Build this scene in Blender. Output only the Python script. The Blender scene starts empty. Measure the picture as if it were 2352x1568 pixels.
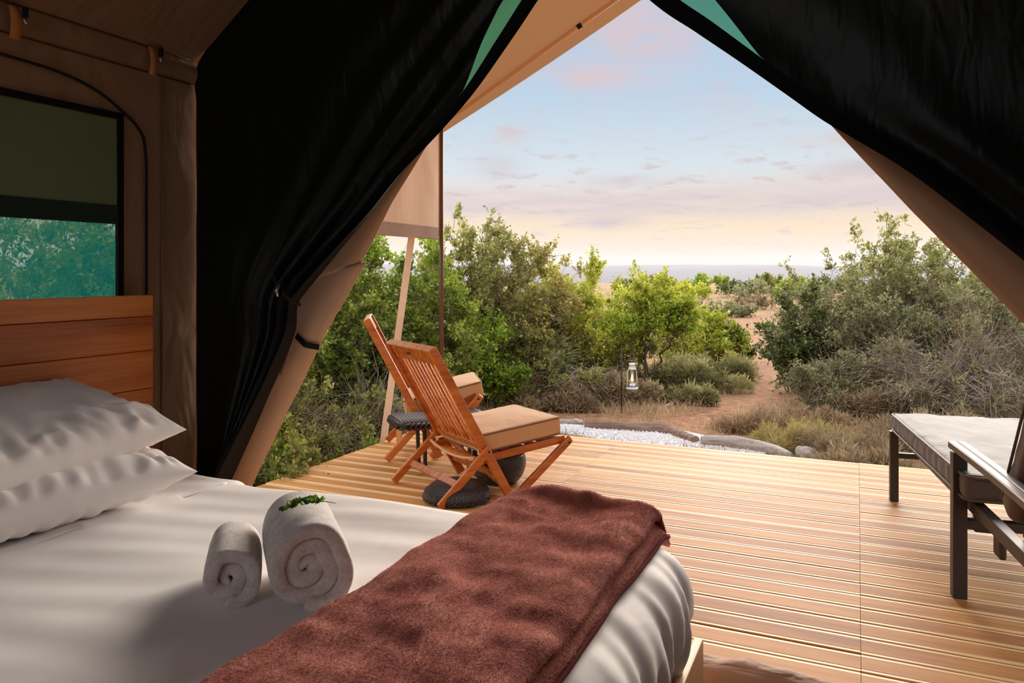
import bpy, bmesh, math, random
import numpy as np
from mathutils import Vector, Matrix, noise

scene = bpy.context.scene
COL = scene.collection
R = math.radians

# ------------------------------------------------------------------ camera
F = 1750.0                     # focal length in pixels of a 2352 px wide frame
YAW = R(24.4)                  # camera looks 24.4 degrees left of the tent axis (+Y)
CH = 1.31                      # camera height
HZ = 625.0                     # horizon row
CS, SN = math.cos(YAW), math.sin(YAW)
cam = bpy.data.cameras.new('camera')
cam.sensor_width = 36.0
cam.lens = 36.0 * F / 2352.0
cam.shift_y = -(784.0 - HZ) / 2352.0
cam.clip_start, cam.clip_end = 0.05, 20000.0
camera = bpy.data.objects.new('camera', cam)
camera.location = (0, 0, CH)
camera.rotation_euler = (R(90), 0, YAW)
COL.objects.link(camera)
scene.camera = camera

# ------------------------------------------------------------------ light and exposure
scene.view_settings.view_transform = 'Standard'
scene.view_settings.look = 'None'
scene.view_settings.gamma = 1.0
scene.view_settings.exposure = 0.0
scene.view_settings.use_curve_mapping = False
scene.cycles.max_bounces = 10
scene.cycles.diffuse_bounces = 6
scene.cycles.transparent_max_bounces = 16
scene.cycles.use_denoising = True

SUN_ELEV, SUN_AZ = 16.0, 92.0            # azimuth measured from +X towards +Y
sl = bpy.data.lights.new('sun', 'SUN')
sl.energy = 5.7
sl.angle = R(38)
sl.color = (1.0, 0.88, 0.76)
sun = bpy.data.objects.new('sun', sl)
sd = Vector((math.cos(R(SUN_AZ)) * math.cos(R(SUN_ELEV)), math.sin(R(SUN_AZ)) * math.cos(R(SUN_ELEV)), math.sin(R(SUN_ELEV))))
sun.rotation_euler = sd.to_track_quat('Z', 'Y').to_euler()
COL.objects.link(sun)
# added soft fill from above and behind the camera, brightens the foliage
dl = bpy.data.lights.new('fill_sun', 'SUN')
dl.energy = 4.8
dl.angle = R(150)
dl.color = (1.0, 0.95, 0.90)
fill_lamp = bpy.data.objects.new('fill_sun', dl)
fill_lamp.rotation_euler = Vector((-0.25, -0.55, 1.0)).to_track_quat('Z', 'Y').to_euler()
COL.objects.link(fill_lamp)


def srgb(r, g, b):
    def f(c):
        c = c / 255.0
        return c / 12.92 if c <= 0.04045 else ((c + 0.055) / 1.055) ** 2.4
    return (f(r), f(g), f(b), 1.0)


class NT:
    """small helper around a node tree"""
    def __init__(self, tree):
        self.t = tree
        self.n = tree.nodes
        self.l = tree.links

    def new(self, kind, **kw):
        nd = self.n.new(kind)
        for k, v in kw.items():
            setattr(nd, k, v)
        return nd

    def link(self, a, b):
        self.l.new(a, b)

    def math(self, op, a, b=None, clamp=False):
        nd = self.new('ShaderNodeMath', operation=op)
        nd.use_clamp = clamp
        for i, v in enumerate((a, b)):
            if v is None:
                continue
            if isinstance(v, (int, float)):
                nd.inputs[i].default_value = v
            else:
                self.link(v, nd.inputs[i])
        return nd.outputs[0]

    def mix(self, fac, a, b, blend='MIX'):
        nd = self.new('ShaderNodeMix', data_type='RGBA', blend_type=blend)
        for sock, v in ((nd.inputs[0], fac), (nd.inputs[6], a), (nd.inputs[7], b)):
            if isinstance(v, (int, float)):
                sock.default_value = v
            elif isinstance(v, tuple):
                sock.default_value = v
            else:
                self.link(v, sock)
        return nd.outputs[2]

    def ramp(self, fac, stops, interp='LINEAR'):
        nd = self.new('ShaderNodeValToRGB')
        nd.color_ramp.interpolation = interp
        el = nd.color_ramp.elements
        while len(el) < len(stops):
            el.new(0.5)
        for e, (p, c) in zip(el, stops):
            e.position = p
            e.color = c
        self.link(fac, nd.inputs[0])
        return nd.outputs[0]

    def noise(self, vec, scale, detail=4.0, rough=0.55, dist=0.0):
        nd = self.new('ShaderNodeTexNoise')
        nd.inputs['Scale'].default_value = scale
        nd.inputs['Detail'].default_value = detail
        nd.inputs['Roughness'].default_value = rough
        nd.inputs['Distortion'].default_value = dist
        if vec is not None:
            self.link(vec, nd.inputs['Vector'])
        return nd.outputs[0]

    def mapping(self, vec, scale=(1, 1, 1), loc=(0, 0, 0), rot=(0, 0, 0)):
        nd = self.new('ShaderNodeMapping')
        nd.inputs['Scale'].default_value = scale
        nd.inputs['Location'].default_value = loc
        nd.inputs['Rotation'].default_value = rot
        self.link(vec, nd.inputs['Vector'])
        return nd.outputs[0]


# ------------------------------------------------------------------ sky: dusk gradient with clouds
def build_sky():
    w = bpy.data.worlds.new('sky')
    scene.world = w
    w.use_nodes = True
    t = NT(w.node_tree)
    t.n.clear()
    out = t.new('ShaderNodeOutputWorld')
    bg = t.new('ShaderNodeBackground')
    bg.inputs['Strength'].default_value = 0.95
    t.link(bg.outputs[0], out.inputs[0])
    tc = t.new('ShaderNodeTexCoord')
    sep = t.new('ShaderNodeSeparateXYZ')
    t.link(tc.outputs['Generated'], sep.inputs[0])
    X, Y, Z = sep.outputs
    base = t.ramp(t.math('MULTIPLY', Z, 2.0, True), [
        (0.0, srgb(240, 208, 202)), (0.035, srgb(254, 222, 196)), (0.12, srgb(255, 226, 182)),
        (0.175, srgb(248, 228, 208)), (0.26, srgb(220, 231, 237)), (0.45, srgb(193, 217, 238)),
        (0.75, srgb(178, 206, 238)), (1.0, srgb(165, 198, 236))])
    # azimuth in camera-free world terms
    az = t.math('ARCTAN2', X, Y)
    comb = t.new('ShaderNodeCombineXYZ')
    t.link(az, comb.inputs[0])
    t.link(Z, comb.inputs[1])
    P = comb.outputs[0]
    streak = t.noise(t.mapping(P, (4.2, 40.0, 1.0)), 2.0, 8.0, 0.62, 0.5)
    fine = t.noise(t.mapping(P, (9.0, 40.0, 1.0), (3.3, 1.1, 0)), 2.2, 6.0, 0.62, 0.2)
    puff = t.noise(t.mapping(P, (5.5, 8.0, 1.0), (1.7, 0.4, 0)), 1.6, 6.0, 0.6, 0.4)

    def bump(val, c, wd):       # gaussian-like hump
        d = t.math('DIVIDE', t.math('SUBTRACT', val, c), wd)
        return t.math('POWER', 2.718, t.math('MULTIPLY', t.math('MULTIPLY', d, d), -1.0))

    # long grey-mauve bank 4 to 6 degrees up
    bank = t.math('MULTIPLY', bump(Z, 0.088, 0.020), t.math('ADD', t.math('MULTIPLY', streak, 1.6), -0.10), True)
    c1 = t.mix(t.math('MULTIPLY', bank, 0.85, True), base, srgb(203, 188, 198))
    # thin streaks
    st = t.math('MULTIPLY', t.math('SUBTRACT', fine, 0.555), 9.0, True)
    st = t.math('MULTIPLY', st, bump(Z, 0.10, 0.085))
    c2 = t.mix(t.math('MULTIPLY', st, 0.75), c1, srgb(208, 186, 190))
    # pinkish puffs high up
    pf = t.math('MULTIPLY', t.math('SUBTRACT', puff, 0.50), 4.5, True)
    pf = t.math('MULTIPLY', pf, t.math('MULTIPLY', t.math('SUBTRACT', Z, 0.13), 7.0, True))
    c3 = t.mix(t.math('MULTIPLY', pf, 0.60), c2, srgb(228, 200, 204))

    # a few single clouds: (azimuth, sin elevation, half widths, colour, strength)
    cur = c3
    for (a, z, wa, wz, col, k) in [
            (-0.262, 0.298, 0.075, 0.060, (232, 203, 205), 0.75),
            (-0.325, 0.246, 0.045, 0.014, (236, 200, 200), 0.6),
            (-0.300, 0.064, 0.040, 0.009, (196, 180, 194), 0.8),
            (-0.445, 0.135, 0.030, 0.016, (210, 196, 206), 0.55),
            (-0.430, 0.178, 0.020, 0.012, (226, 200, 202), 0.6),
            (-0.275, 0.118, 0.050, 0.007, (206, 190, 200), 0.6),
            (0.000, 0.158, 0.060, 0.010, (228, 204, 198), 0.8),
            (0.010, 0.124, 0.055, 0.010, (208, 192, 198), 0.8),
            (0.000, 0.104, 0.130, 0.022, (226, 206, 204), 0.5)]:
        m = t.math('MULTIPLY', bump(az, a, wa), bump(Z, z, wz))
        m = t.math('MULTIPLY', m, t.math('MULTIPLY', t.math('SUBTRACT', t.math('ADD', fine, puff), 0.62), 2.6, True), True)
        cur = t.mix(t.math('MULTIPLY', m, k, True), cur, srgb(*col))
    # below the horizon: dull earth
    below = t.math('MULTIPLY', Z, -25.0, True)
    cur = t.mix(below, cur, srgb(120, 100, 84))
    t.link(cur, bg.inputs['Color'])


build_sky()


# ------------------------------------------------------------------ helpers
def W(px, d, z=0.0):
    """world point in the direction of image column px at depth d (metres along the view)"""
    xc = (px - 1176.0) / F * d
    return Vector((xc * CS - d * SN, xc * SN + d * CS, z))


def camw(xc, d, z=0.0):
    return Vector((xc * CS - d * SN, xc * SN + d * CS, z))


def onY(px, py, Yp):
    """point of the upright plane Y = Yp behind pixel px, py -> (X, z)"""
    r = (px - 1176.0) / F
    d = Yp / (r * SN + CS)
    return ((r * CS - SN) * d, CH - (py - HZ) / F * d)


def tag(o, label=None, cat=None, group=None, kind=None):
    if label:
        o['label'] = label
    if cat:
        o['category'] = cat
    if group:
        o['group'] = group
    if kind:
        o['kind'] = kind
    return o


def empty(name, loc=(0, 0, 0), rotz=0.0, label=None, cat=None, group=None, kind=None):
    o = bpy.data.objects.new(name, None)
    o.empty_display_size = 0.1
    o.location = loc
    o.rotation_euler = (0, 0, rotz)
    COL.objects.link(o)
    return tag(o, label, cat, group, kind)


def mkobj(name, me, mat, parent=None, smooth=False):
    if mat is not None:
        me.materials.append(mat)
    if smooth:
        me.polygons.foreach_set('use_smooth', [True] * len(me.polygons))
    o = bpy.data.objects.new(name, me)
    COL.objects.link(o)
    if parent is not None:
        o.parent = parent
    return o


class MB:
    def __init__(self):
        self.v = []
        self.f = []

    def box(self, lo, hi):
        b = len(self.v)
        x0, y0, z0 = lo
        x1, y1, z1 = hi
        self.v += [(x0, y0, z0), (x1, y0, z0), (x1, y1, z0), (x0, y1, z0), (x0, y0, z1), (x1, y0, z1), (x1, y1, z1), (x0, y1, z1)]
        self.f += [tuple(b + i for i in q) for q in ((0, 3, 2, 1), (4, 5, 6, 7), (0, 1, 5, 4), (1, 2, 6, 5), (2, 3, 7, 6), (3, 0, 4, 7))]
        return self

    def beam(self, p0, p1, w, t, side=(0, 1, 0)):
        """square bar from p0 to p1: w along the direction 'side', t across it"""
        p0, p1 = Vector(p0), Vector(p1)
        ax = (p1 - p0).normalized()
        s = Vector(side)
        s = (s - ax * s.dot(ax)).normalized()
        n = ax.cross(s)
        b = len(self.v)
        for p in (p0, p1):
            for a, c in ((-1, -1), (1, -1), (1, 1), (-1, 1)):
                self.v.append(tuple(p + s * (a * w / 2) + n * (c * t / 2)))
        self.f += [tuple(b + i for i in q) for q in ((0, 3, 2, 1), (4, 5, 6, 7), (0, 1, 5, 4), (1, 2, 6, 5), (2, 3, 7, 6), (3, 0, 4, 7))]
        return self

    def tube(self, pts, rad, n=8, cap=True):
        pts = [Vector(p) for p in pts]
        if not hasattr(rad, '__len__'):
            rad = [rad] * len(pts)
        b0 = len(self.v)
        u = None
        for i, p in enumerate(pts):
            t = (pts[min(i + 1, len(pts) - 1)] - pts[max(i - 1, 0)]).normalized()
            if u is None:
                u = t.orthogonal().normalized()
            u = (u - t * u.dot(t))
            if u.length < 1e-6:
                u = t.orthogonal()
            u.normalize()
            w = t.cross(u)
            for k in range(n):
                a = 2 * math.pi * k / n
                self.v.append(tuple(p + (u * math.cos(a) + w * math.sin(a)) * rad[i]))
        for i in range(len(pts) - 1):
            for k in range(n):
                k2 = (k + 1) % n
                self.f.append((b0 + i * n + k, b0 + i * n + k2, b0 + (i + 1) * n + k2, b0 + (i + 1) * n + k))
        if cap:
            self.f.append(tuple(b0 + k for k in reversed(range(n))))
            e = b0 + (len(pts) - 1) * n
            self.f.append(tuple(e + k for k in range(n)))
        return self

    def lathe(self, prof, n=24, c=(0, 0, 0)):
        b0 = len(self.v)
        for r, z in prof:
            for k in range(n):
                a = 2 * math.pi * k / n
                self.v.append((c[0] + r * math.cos(a), c[1] + r * math.sin(a), c[2] + z))
        for i in range(len(prof) - 1):
            for k in range(n):
                k2 = (k + 1) % n
                self.f.append((b0 + i * n + k, b0 + i * n + k2, b0 + (i + 1) * n + k2, b0 + (i + 1) * n + k))
        self.f.append(tuple(b0 + k for k in reversed(range(n))))
        e = b0 + (len(prof) - 1) * n
        self.f.append(tuple(e + k for k in range(n)))
        return self

    def mesh(self, name='mesh'):
        me = bpy.data.meshes.new(name)
        me.from_pydata(self.v, [], self.f)
        me.update()
        return me

    def build(self, name, mat, parent=None, smooth=False, bevel=0.0, seg=2):
        o = mkobj(name, self.mesh(name), mat, parent, smooth)
        if bevel:
            m = o.modifiers.new('bevel', 'BEVEL')
            m.width = bevel
            m.segments = seg
            m.limit_method = 'ANGLE'
            m.harden_normals = False
        return o


def grid_mesh(name, pts, closed_u=False):
    """pts: array (rows, cols, 3)"""
    pts = np.asarray(pts, dtype=float)
    r, c = pts.shape[:2]
    me = bpy.data.meshes.new(name)
    f = []
    for i in range(r - 1):
        for j in range(c - 1):
            f.append((i * c + j, i * c + j + 1, (i + 1) * c + j + 1, (i + 1) * c + j))
        if closed_u:
            f.append((i * c + c - 1, i * c, (i + 1) * c, (i + 1) * c + c - 1))
    me.from_pydata([tuple(p) for p in pts.reshape(-1, 3)], [], f)
    me.update()
    return me


def quads_mesh(name, verts, tint=None):
    """verts: numpy (N, 4, 3) -> mesh of loose quads, with a per-quad 'tint' value"""
    n = len(verts)
    me = bpy.data.meshes.new(name)
    me.vertices.add(n * 4)
    me.vertices.foreach_set('co', np.ascontiguousarray(verts, dtype=np.float32).ravel())
    me.loops.add(n * 4)
    me.loops.foreach_set('vertex_index', np.arange(n * 4, dtype=np.int32))
    me.polygons.add(n)
    me.polygons.foreach_set('loop_start', np.arange(0, n * 4, 4, dtype=np.int32))
    me.polygons.foreach_set('loop_total', np.full(n, 4, dtype=np.int32))
    if tint is not None:
        at = me.attributes.new('tint', 'FLOAT', 'POINT')
        at.data.foreach_set('value', np.repeat(np.asarray(tint, dtype=np.float32), 4))
    me.update(calc_edges=True)
    return me


def rbox_mesh(name, ext, r, n=(12, 12, 6), disp=None):
    """rounded box, half extents ext, edge radius r; disp(p, nrm) -> new p"""
    ex, ey, ez = ext
    bm = bmesh.new()
    cache = {}

    def vert(p):
        k = (round(p[0], 5), round(p[1], 5), round(p[2], 5))
        if k not in cache:
            q = Vector((max(-(ex - r), min(ex - r, p[0])), max(-(ey - r), min(ey - r, p[1])), max(-(ez - r), min(ez - r, p[2]))))
            dlt = Vector(p) - q
            nr = dlt.normalized() if dlt.length > 1e-9 else Vector((0, 0, 1))
            co = q + nr * r
            if disp:
                co = disp(co, nr)
            cache[k] = bm.verts.new(co)
        return cache[k]

    def param(e, m):
        # denser near the ends so that the rounded edge stays smooth
        a = [-e + r * i / 4.0 for i in range(4)]
        b = [-(e - r) + 2 * (e - r) * i / m for i in range(m + 1)]
        return a + b + [e - r + r * (i + 1) / 4.0 for i in range(4)]
    gx, gy, gz = param(ex, n[0]), param(ey, n[1]), param(ez, n[2])

    def side(ga, gb, fn, flip):
        for i in range(len(ga) - 1):
            for j in range(len(gb) - 1):
                q = [vert(fn(ga[i], gb[j])), vert(fn(ga[i + 1], gb[j])), vert(fn(ga[i + 1], gb[j + 1])), vert(fn(ga[i], gb[j + 1]))]
                if flip:
                    q.reverse()
                try:
                    bm.faces.new(q)
                except ValueError:
                    pass
    side(gx, gy, lambda a, b: (a, b, ez), False)
    side(gx, gy, lambda a, b: (a, b, -ez), True)
    side(gx, gz, lambda a, b: (a, -ey, b), False)
    side(gx, gz, lambda a, b: (a, ey, b), True)
    side(gy, gz, lambda a, b: (ex, a, b), False)
    side(gy, gz, lambda a, b: (-ex, a, b), True)
    me = bpy.data.meshes.new(name)
    bm.to_mesh(me)
    bm.free()
    return me


def fbm(x, y, z=0.0, oc=3):
    s, a, f = 0.0, 1.0, 1.0
    for _ in range(oc):
        s += a * noise.noise(Vector((x * f, y * f, z * f)))
        a *= 0.5
        f *= 2.0
    return s


def interp(keys, t):
    """piecewise Catmull-Rom through equally spaced keys, t in 0..1"""
    n = len(keys) - 1
    s = min(max(t, 0.0), 1.0) * n
    i = min(int(s), n - 1)
    u = s - i
    p0, p1, p2, p3 = (np.asarray(keys[max(0, min(n, i + k))], dtype=float) for k in (-1, 0, 1, 2))
    return 0.5 * ((2 * p1) + (-p0 + p2) * u + (2 * p0 - 5 * p1 + 4 * p2 - p3) * u * u + (-p0 + 3 * p1 - 3 * p2 + p3) * u ** 3)


def lerp_keys(keys, t):
    s = min(max(t, 0.0), 1.0) * (len(keys) - 1)
    i = min(int(s), len(keys) - 2)
    return np.asarray(keys[i], float) * (1 - (s - i)) + np.asarray(keys[i + 1], float) * (s - i)


# ------------------------------------------------------------------ materials
def new_mat(name):
    m = bpy.data.materials.new(name)
    m.use_nodes = True
    t = NT(m.node_tree)
    t.n.clear()
    out = t.new('ShaderNodeOutputMaterial')
    return m, t, out


def principled(t, out, rough=0.6, spec=0.4):
    p = t.new('ShaderNodeBsdfPrincipled')
    p.inputs['Roughness'].default_value = rough
    p.inputs['Specular IOR Level'].default_value = spec
    t.link(p.outputs[0], out.inputs[0])
    return p


def add_bump(t, p, height, strength=0.3, dist=0.01):
    b = t.new('ShaderNodeBump')
    b.inputs['Strength'].default_value = strength
    b.inputs['Distance'].default_value = dist
    t.link(height, b.inputs['Height'])
    t.link(b.outputs[0], p.inputs['Normal'])
    return b


def mat_plain(name, col, rough=0.5, spec=0.4, metal=0.0, vary=0.12, scale=30.0):
    m, t, out = new_mat(name)
    p = principled(t, out, rough, spec)
    p.inputs['Metallic'].default_value = metal
    tc = t.new('ShaderNodeTexCoord')
    n = t.noise(tc.outputs['Object'], scale, 3)
    c = srgb(*col)
    dark = tuple(x * (1 - vary) for x in c[:3]) + (1,)
    lite = tuple(min(1, x * (1 + vary)) for x in c[:3]) + (1,)
    t.link(t.mix(n, dark, lite), p.inputs['Base Color'])
    return m


def mat_cloth(name, col, weave=900.0, wrinkle=0.0, wscale=5.0, rough=0.9, sheen=0.2, transl=0.0, stretch=(1, 1, 1), vary=0.08, wdist=0.02, tcol=None):
    m, t, out = new_mat(name)
    p = principled(t, out, rough, 0.2)
    p.inputs['Sheen Weight'].default_value = sheen
    p.inputs['Sheen Roughness'].default_value = 0.5
    tc = t.new('ShaderNodeTexCoord')
    ob = tc.outputs['Object']
    c = srgb(*col)
    n = t.noise(ob, 3.0, 5, 0.6)
    n2 = t.noise(ob, weave, 1, 0.5)
    f = t.math('ADD', t.math('MULTIPLY', n, 0.7), t.math('MULTIPLY', n2, 0.3))
    dark = tuple(x * (1 - vary) for x in c[:3]) + (1,)
    lite = tuple(min(1, x * (1 + vary)) for x in c[:3]) + (1,)
    colr = t.mix(f, dark, lite)
    t.link(colr, p.inputs['Base Color'])
    h = n2
    if wrinkle:
        wn = t.noise(t.mapping(ob, stretch), wscale, 2.2, 0.5, 0.5)
        b1 = t.new('ShaderNodeBump')
        b1.inputs['Strength'].default_value = wrinkle
        b1.inputs['Distance'].default_value = wdist
        t.link(wn, b1.inputs['Height'])
        b2 = t.new('ShaderNodeBump')
        b2.inputs['Strength'].default_value = 0.15
        b2.inputs['Distance'].default_value = 0.0008
        t.link(h, b2.inputs['Height'])
        t.link(b1.outputs[0], b2.inputs['Normal'])
        t.link(b2.outputs[0], p.inputs['Normal'])
    else:
        add_bump(t, p, h, 0.15, 0.0008)
    if transl:
        tr = t.new('ShaderNodeBsdfTranslucent')
        tr.inputs['Color'].default_value = srgb(*(tcol or col))
        mx = t.new('ShaderNodeMixShader')
        mx.inputs[0].default_value = transl
        t.link(p.outputs[0], mx.inputs[1])
        t.link(tr.outputs[0], mx.inputs[2])
        t.link(mx.outputs[0], out.inputs[0])
    return m


def mat_wood(name, c_dark, c_mid, c_lite, axis='X', scale=1.0, rough=0.45, spec=0.4, rand=0.25, bump=0.12, coat=0.0, knots=False):
    """long grain along the given object axis; every object gets its own shift and tone"""
    m, t, out = new_mat(name)
    p = principled(t, out, rough, spec)
    p.inputs['Coat Weight'].default_value = coat
    tc = t.new('ShaderNodeTexCoord')
    oi = t.new('ShaderNodeObjectInfo')
    off = t.new('ShaderNodeVectorMath', operation='SCALE')
    off.inputs[0].default_value = (13.0, 7.0, 5.0)
    t.link(oi.outputs['Random'], off.inputs['Scale'])
    add = t.new('ShaderNodeVectorMath', operation='ADD')
    t.link(tc.outputs['Object'], add.inputs[0])
    t.link(off.outputs[0], add.inputs[1])
    s = {'X': (0.9, 14, 14), 'Y': (14, 0.9, 14), 'Z': (14, 14, 0.9)}[axis]
    v = t.mapping(add.outputs[0], tuple(k * scale for k in s))
    g1 = t.noise(v, 1.2, 5, 0.6, 0.45)
    s2 = {'X': (3, 160, 160), 'Y': (160, 3, 160), 'Z': (160, 160, 3)}[axis]
    g2 = t.noise(t.mapping(add.outputs[0], tuple(k * scale for k in s2)), 1.0, 2, 0.6)
    f = t.math('ADD', t.math('MULTIPLY', g1, 0.75), t.math('MULTIPLY', g2, 0.25))
    f = t.math('ADD', f, t.math('MULTIPLY', t.math('SUBTRACT', oi.outputs['Random'], 0.5), rand))
    colr = t.ramp(f, [(0.30, srgb(*c_dark)), (0.50, srgb(*c_mid)), (0.70, srgb(*c_lite))])
    if knots:
        vo = t.new('ShaderNodeTexVoronoi')
        vo.inputs['Scale'].default_value = 1.0
        s3 = {'X': (2.2, 7, 7), 'Y': (7, 2.2, 7), 'Z': (7, 7, 2.2)}[axis]
        t.link(t.mapping(add.outputs[0], s3), vo.inputs['Vector'])
        k = t.math('MULTIPLY', t.math('SUBTRACT', 0.13, vo.outputs['Distance']), 11.0, True)
        colr = t.mix(t.math('MULTIPLY', k, 0.55), colr, srgb(*c_dark))
    t.link(colr, p.inputs['Base Color'])
    add_bump(t, p, f, bump, 0.004)
    return m


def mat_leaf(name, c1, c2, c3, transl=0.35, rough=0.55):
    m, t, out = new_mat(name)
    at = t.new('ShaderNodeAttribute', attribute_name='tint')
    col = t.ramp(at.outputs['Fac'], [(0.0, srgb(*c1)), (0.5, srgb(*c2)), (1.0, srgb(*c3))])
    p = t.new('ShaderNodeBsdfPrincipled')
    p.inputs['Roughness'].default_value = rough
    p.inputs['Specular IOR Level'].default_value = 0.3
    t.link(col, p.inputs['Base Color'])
    tr = t.new('ShaderNodeBsdfTranslucent')
    t.link(col, tr.inputs['Color'])
    mx = t.new('ShaderNodeMixShader')
    mx.inputs[0].default_value = transl
    t.link(p.outputs[0], mx.inputs[1])
    t.link(tr.outputs[0], mx.inputs[2])
    t.link(mx.outputs[0], out.inputs[0])
    return m


def mat_net(name, col, open_, transl=0.5, grid=0.0):
    """shade net: fine open weave, light and view pass through the holes"""
    m, t, out = new_mat(name)
    p = t.new('ShaderNodeBsdfPrincipled')
    p.inputs['Roughness'].default_value = 0.7
    p.inputs['Base Color'].default_value = srgb(*col)
    tr = t.new('ShaderNodeBsdfTranslucent')
    tr.inputs['Color'].default_value = srgb(*col)
    mx = t.new('ShaderNodeMixShader')
    mx.inputs[0].default_value = transl
    t.link(p.outputs[0], mx.inputs[1])
    t.link(tr.outputs[0], mx.inputs[2])
    tp = t.new('ShaderNodeBsdfTransparent')
    m2 = t.new('ShaderNodeMixShader')
    m2.inputs[0].default_value = open_
    if grid:
        tc = t.new('ShaderNodeTexCoord')
        sp = t.new('ShaderNodeSeparateXYZ')
        t.link(tc.outputs['Object'], sp.inputs[0])
        a = t.math('ABSOLUTE', t.math('SINE', t.math('MULTIPLY', t.math('ADD', sp.outputs[0], sp.outputs[1]), grid)))
        b = t.math('ABSOLUTE', t.math('SINE', t.math('MULTIPLY', sp.outputs[2], grid)))
        hole = t.math('MULTIPLY', a, b)
        t.link(t.math('MULTIPLY', hole, open_ * 2.2, True), m2.inputs[0])
    t.link(mx.outputs[0], m2.inputs[1])
    t.link(tp.outputs[0], m2.inputs[2])
    t.link(m2.outputs[0], out.inputs[0])
    return m


def mat_blanket():
    m, t, out = new_mat('burgundy_fleece')
    p = principled(t, out, 1.0, 0.05)
    p.inputs['Sheen Weight'].default_value = 0.35
    p.inputs['Sheen Roughness'].default_value = 0.45
    p.inputs['Sheen Tint'].default_value = srgb(230, 150, 140)
    tc = t.new('ShaderNodeTexCoord')
    ob = tc.outputs['Object']
    n1 = t.noise(t.mapping(ob, (9, 4, 9)), 1.6, 5, 0.62, 0.6)
    n2 = t.noise(ob, 160.0, 3, 0.7)
    f = t.math('ADD', t.math('MULTIPLY', n1, 0.62), t.math('MULTIPLY', n2, 0.38))
    t.link(t.ramp(f, [(0.34, srgb(112, 60, 56)), (0.5, srgb(176, 112, 101)), (0.66, srgb(212, 152, 137))]), p.inputs['Base Color'])
    add_bump(t, p, t.math('ADD', n2, t.math('MULTIPLY', n1, 0.8)), 0.7, 0.006)
    return m


def mat_terry():
    m, t, out = new_mat('white_terry')
    p = principled(t, out, 1.0, 0.05)
    p.inputs['Sheen Weight'].default_value = 0.3
    tc = t.new('ShaderNodeTexCoord')
    ob = tc.outputs['Object']
    n1 = t.noise(ob, 260.0, 3, 0.7)
    n2 = t.noise(ob, 45.0, 4, 0.6)
    f = t.math('ADD', t.math('MULTIPLY', n1, 0.5), t.math('MULTIPLY', n2, 0.5))
    t.link(t.ramp(f, [(0.32, srgb(204, 194, 188)), (0.6, srgb(248, 242, 238))]), p.inputs['Base Color'])
    add_bump(t, p, f, 0.8, 0.004)
    return m


def mat_ground():
    m, t, out = new_mat('red_earth_and_dry_grass')
    p = principled(t, out, 0.95, 0.1)
    tc = t.new('ShaderNodeTexCoord')
    ob = tc.outputs['Object']
    at = t.new('ShaderNodeAttribute', attribute_name='path')
    n1 = t.noise(ob, 0.35, 6, 0.6)
    n2 = t.noise(ob, 9.0, 5, 0.65)
    n3 = t.noise(ob, 60.0, 3, 0.7)
    earth = t.ramp(n2, [(0.3, srgb(136, 88, 66)), (0.5, srgb(178, 124, 96)), (0.7, srgb(206, 160, 126))])
    straw = t.ramp(t.math('ADD', t.math('MULTIPLY', n1, 0.6), t.math('MULTIPLY', n2, 0.4)),
                   [(0.35, srgb(128, 108, 66)), (0.5, srgb(176, 146, 104)), (0.65, srgb(196, 160, 120))])
    f = t.math('ADD', at.outputs['Fac'], t.math('MULTIPLY', t.math('SUBTRACT', n2, 0.5), 0.9), True)
    c = t.mix(f, straw, earth)
    c = t.mix(t.math('MULTIPLY', n3, 0.35), c, srgb(104, 74, 56))
    t.link(c, p.inputs['Base Color'])
    add_bump(t, p, t.math('ADD', n2, n3), 0.7, 0.03)
    return m


M = {}
M['wall_canvas'] = mat_cloth('brown_tent_canvas', (134, 104, 82), 700, 0.5, 4.5, 0.9, 0.1, 0.03, (1, 1.6, 0.7), wdist=0.06, tcol=(130, 96, 70))
M['fly_canvas'] = mat_cloth('tan_fly_canvas', (186, 144, 108), 600, 0.2, 2.0, 0.9, 0.1, 0.16, (1, 1, 1), tcol=(190, 140, 98))
M['valance'] = mat_cloth('pale_tan_canvas', (232, 204, 182), 600, 0.14, 4.0, 0.9, 0.1, 0.22, (1, 2.5, 0.8), wdist=0.03, tcol=(226, 176, 140))
M['door_canvas'] = mat_cloth('tan_door_canvas', (208, 168, 136), 600, 0.35, 6.0, 0.9, 0.1, 0.04, (1, 1, 0.5), tcol=(206, 150, 112))
M['blackout'] = mat_cloth('black_green_flap_cloth', (10, 17, 15), 800, 0.3, 9.0, 0.40, 0.0, 0.0, (2.0, 1, 0.6), vary=0.3)
M['hem'] = mat_cloth('black_hem_cloth', (12, 13, 16), 800, 0.15, 12.0, 0.8, 0.0, 0.0, vary=0.2)
M['net'] = mat_net('teal_shade_net', (26, 128, 104), 0.16, 0.75, 900.0)
M['window_net'] = mat_net('teal_window_net', (0, 118, 108), 0.29, 0.8, 900.0)
M['blind'] = mat_cloth('dark_green_blind', (92, 92, 74), 300, 0.3, 8.0, 0.9, 0.1, 0.22, vary=0.35, tcol=(110, 116, 76))
M['floor_canvas'] = mat_cloth('brown_groundsheet', (96, 72, 56), 500, 0.4, 6, 0.8, 0.1)
M['sill'] = mat_cloth('brown_sill_canvas', (184, 152, 130), 600, 0.7, 9.0, 0.75, 0.2, 0.0, (0.6, 2, 2), wdist=0.03)
M['black_strap'] = mat_plain('black_webbing', (24, 23, 22), 0.7, 0.3)
M['tan_strap'] = mat_plain('tan_webbing', (190, 128, 74), 0.8, 0.2)
M['white_strap'] = mat_plain('cream_webbing', (244, 214, 184), 0.8, 0.2)
M['steel'] = mat_plain('steel', (176, 172, 168), 0.3, 0.5, 0.9)
M['pole'] = mat_plain('brown_steel_pole', (112, 84, 70), 0.4, 0.5, 0.35)
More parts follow.
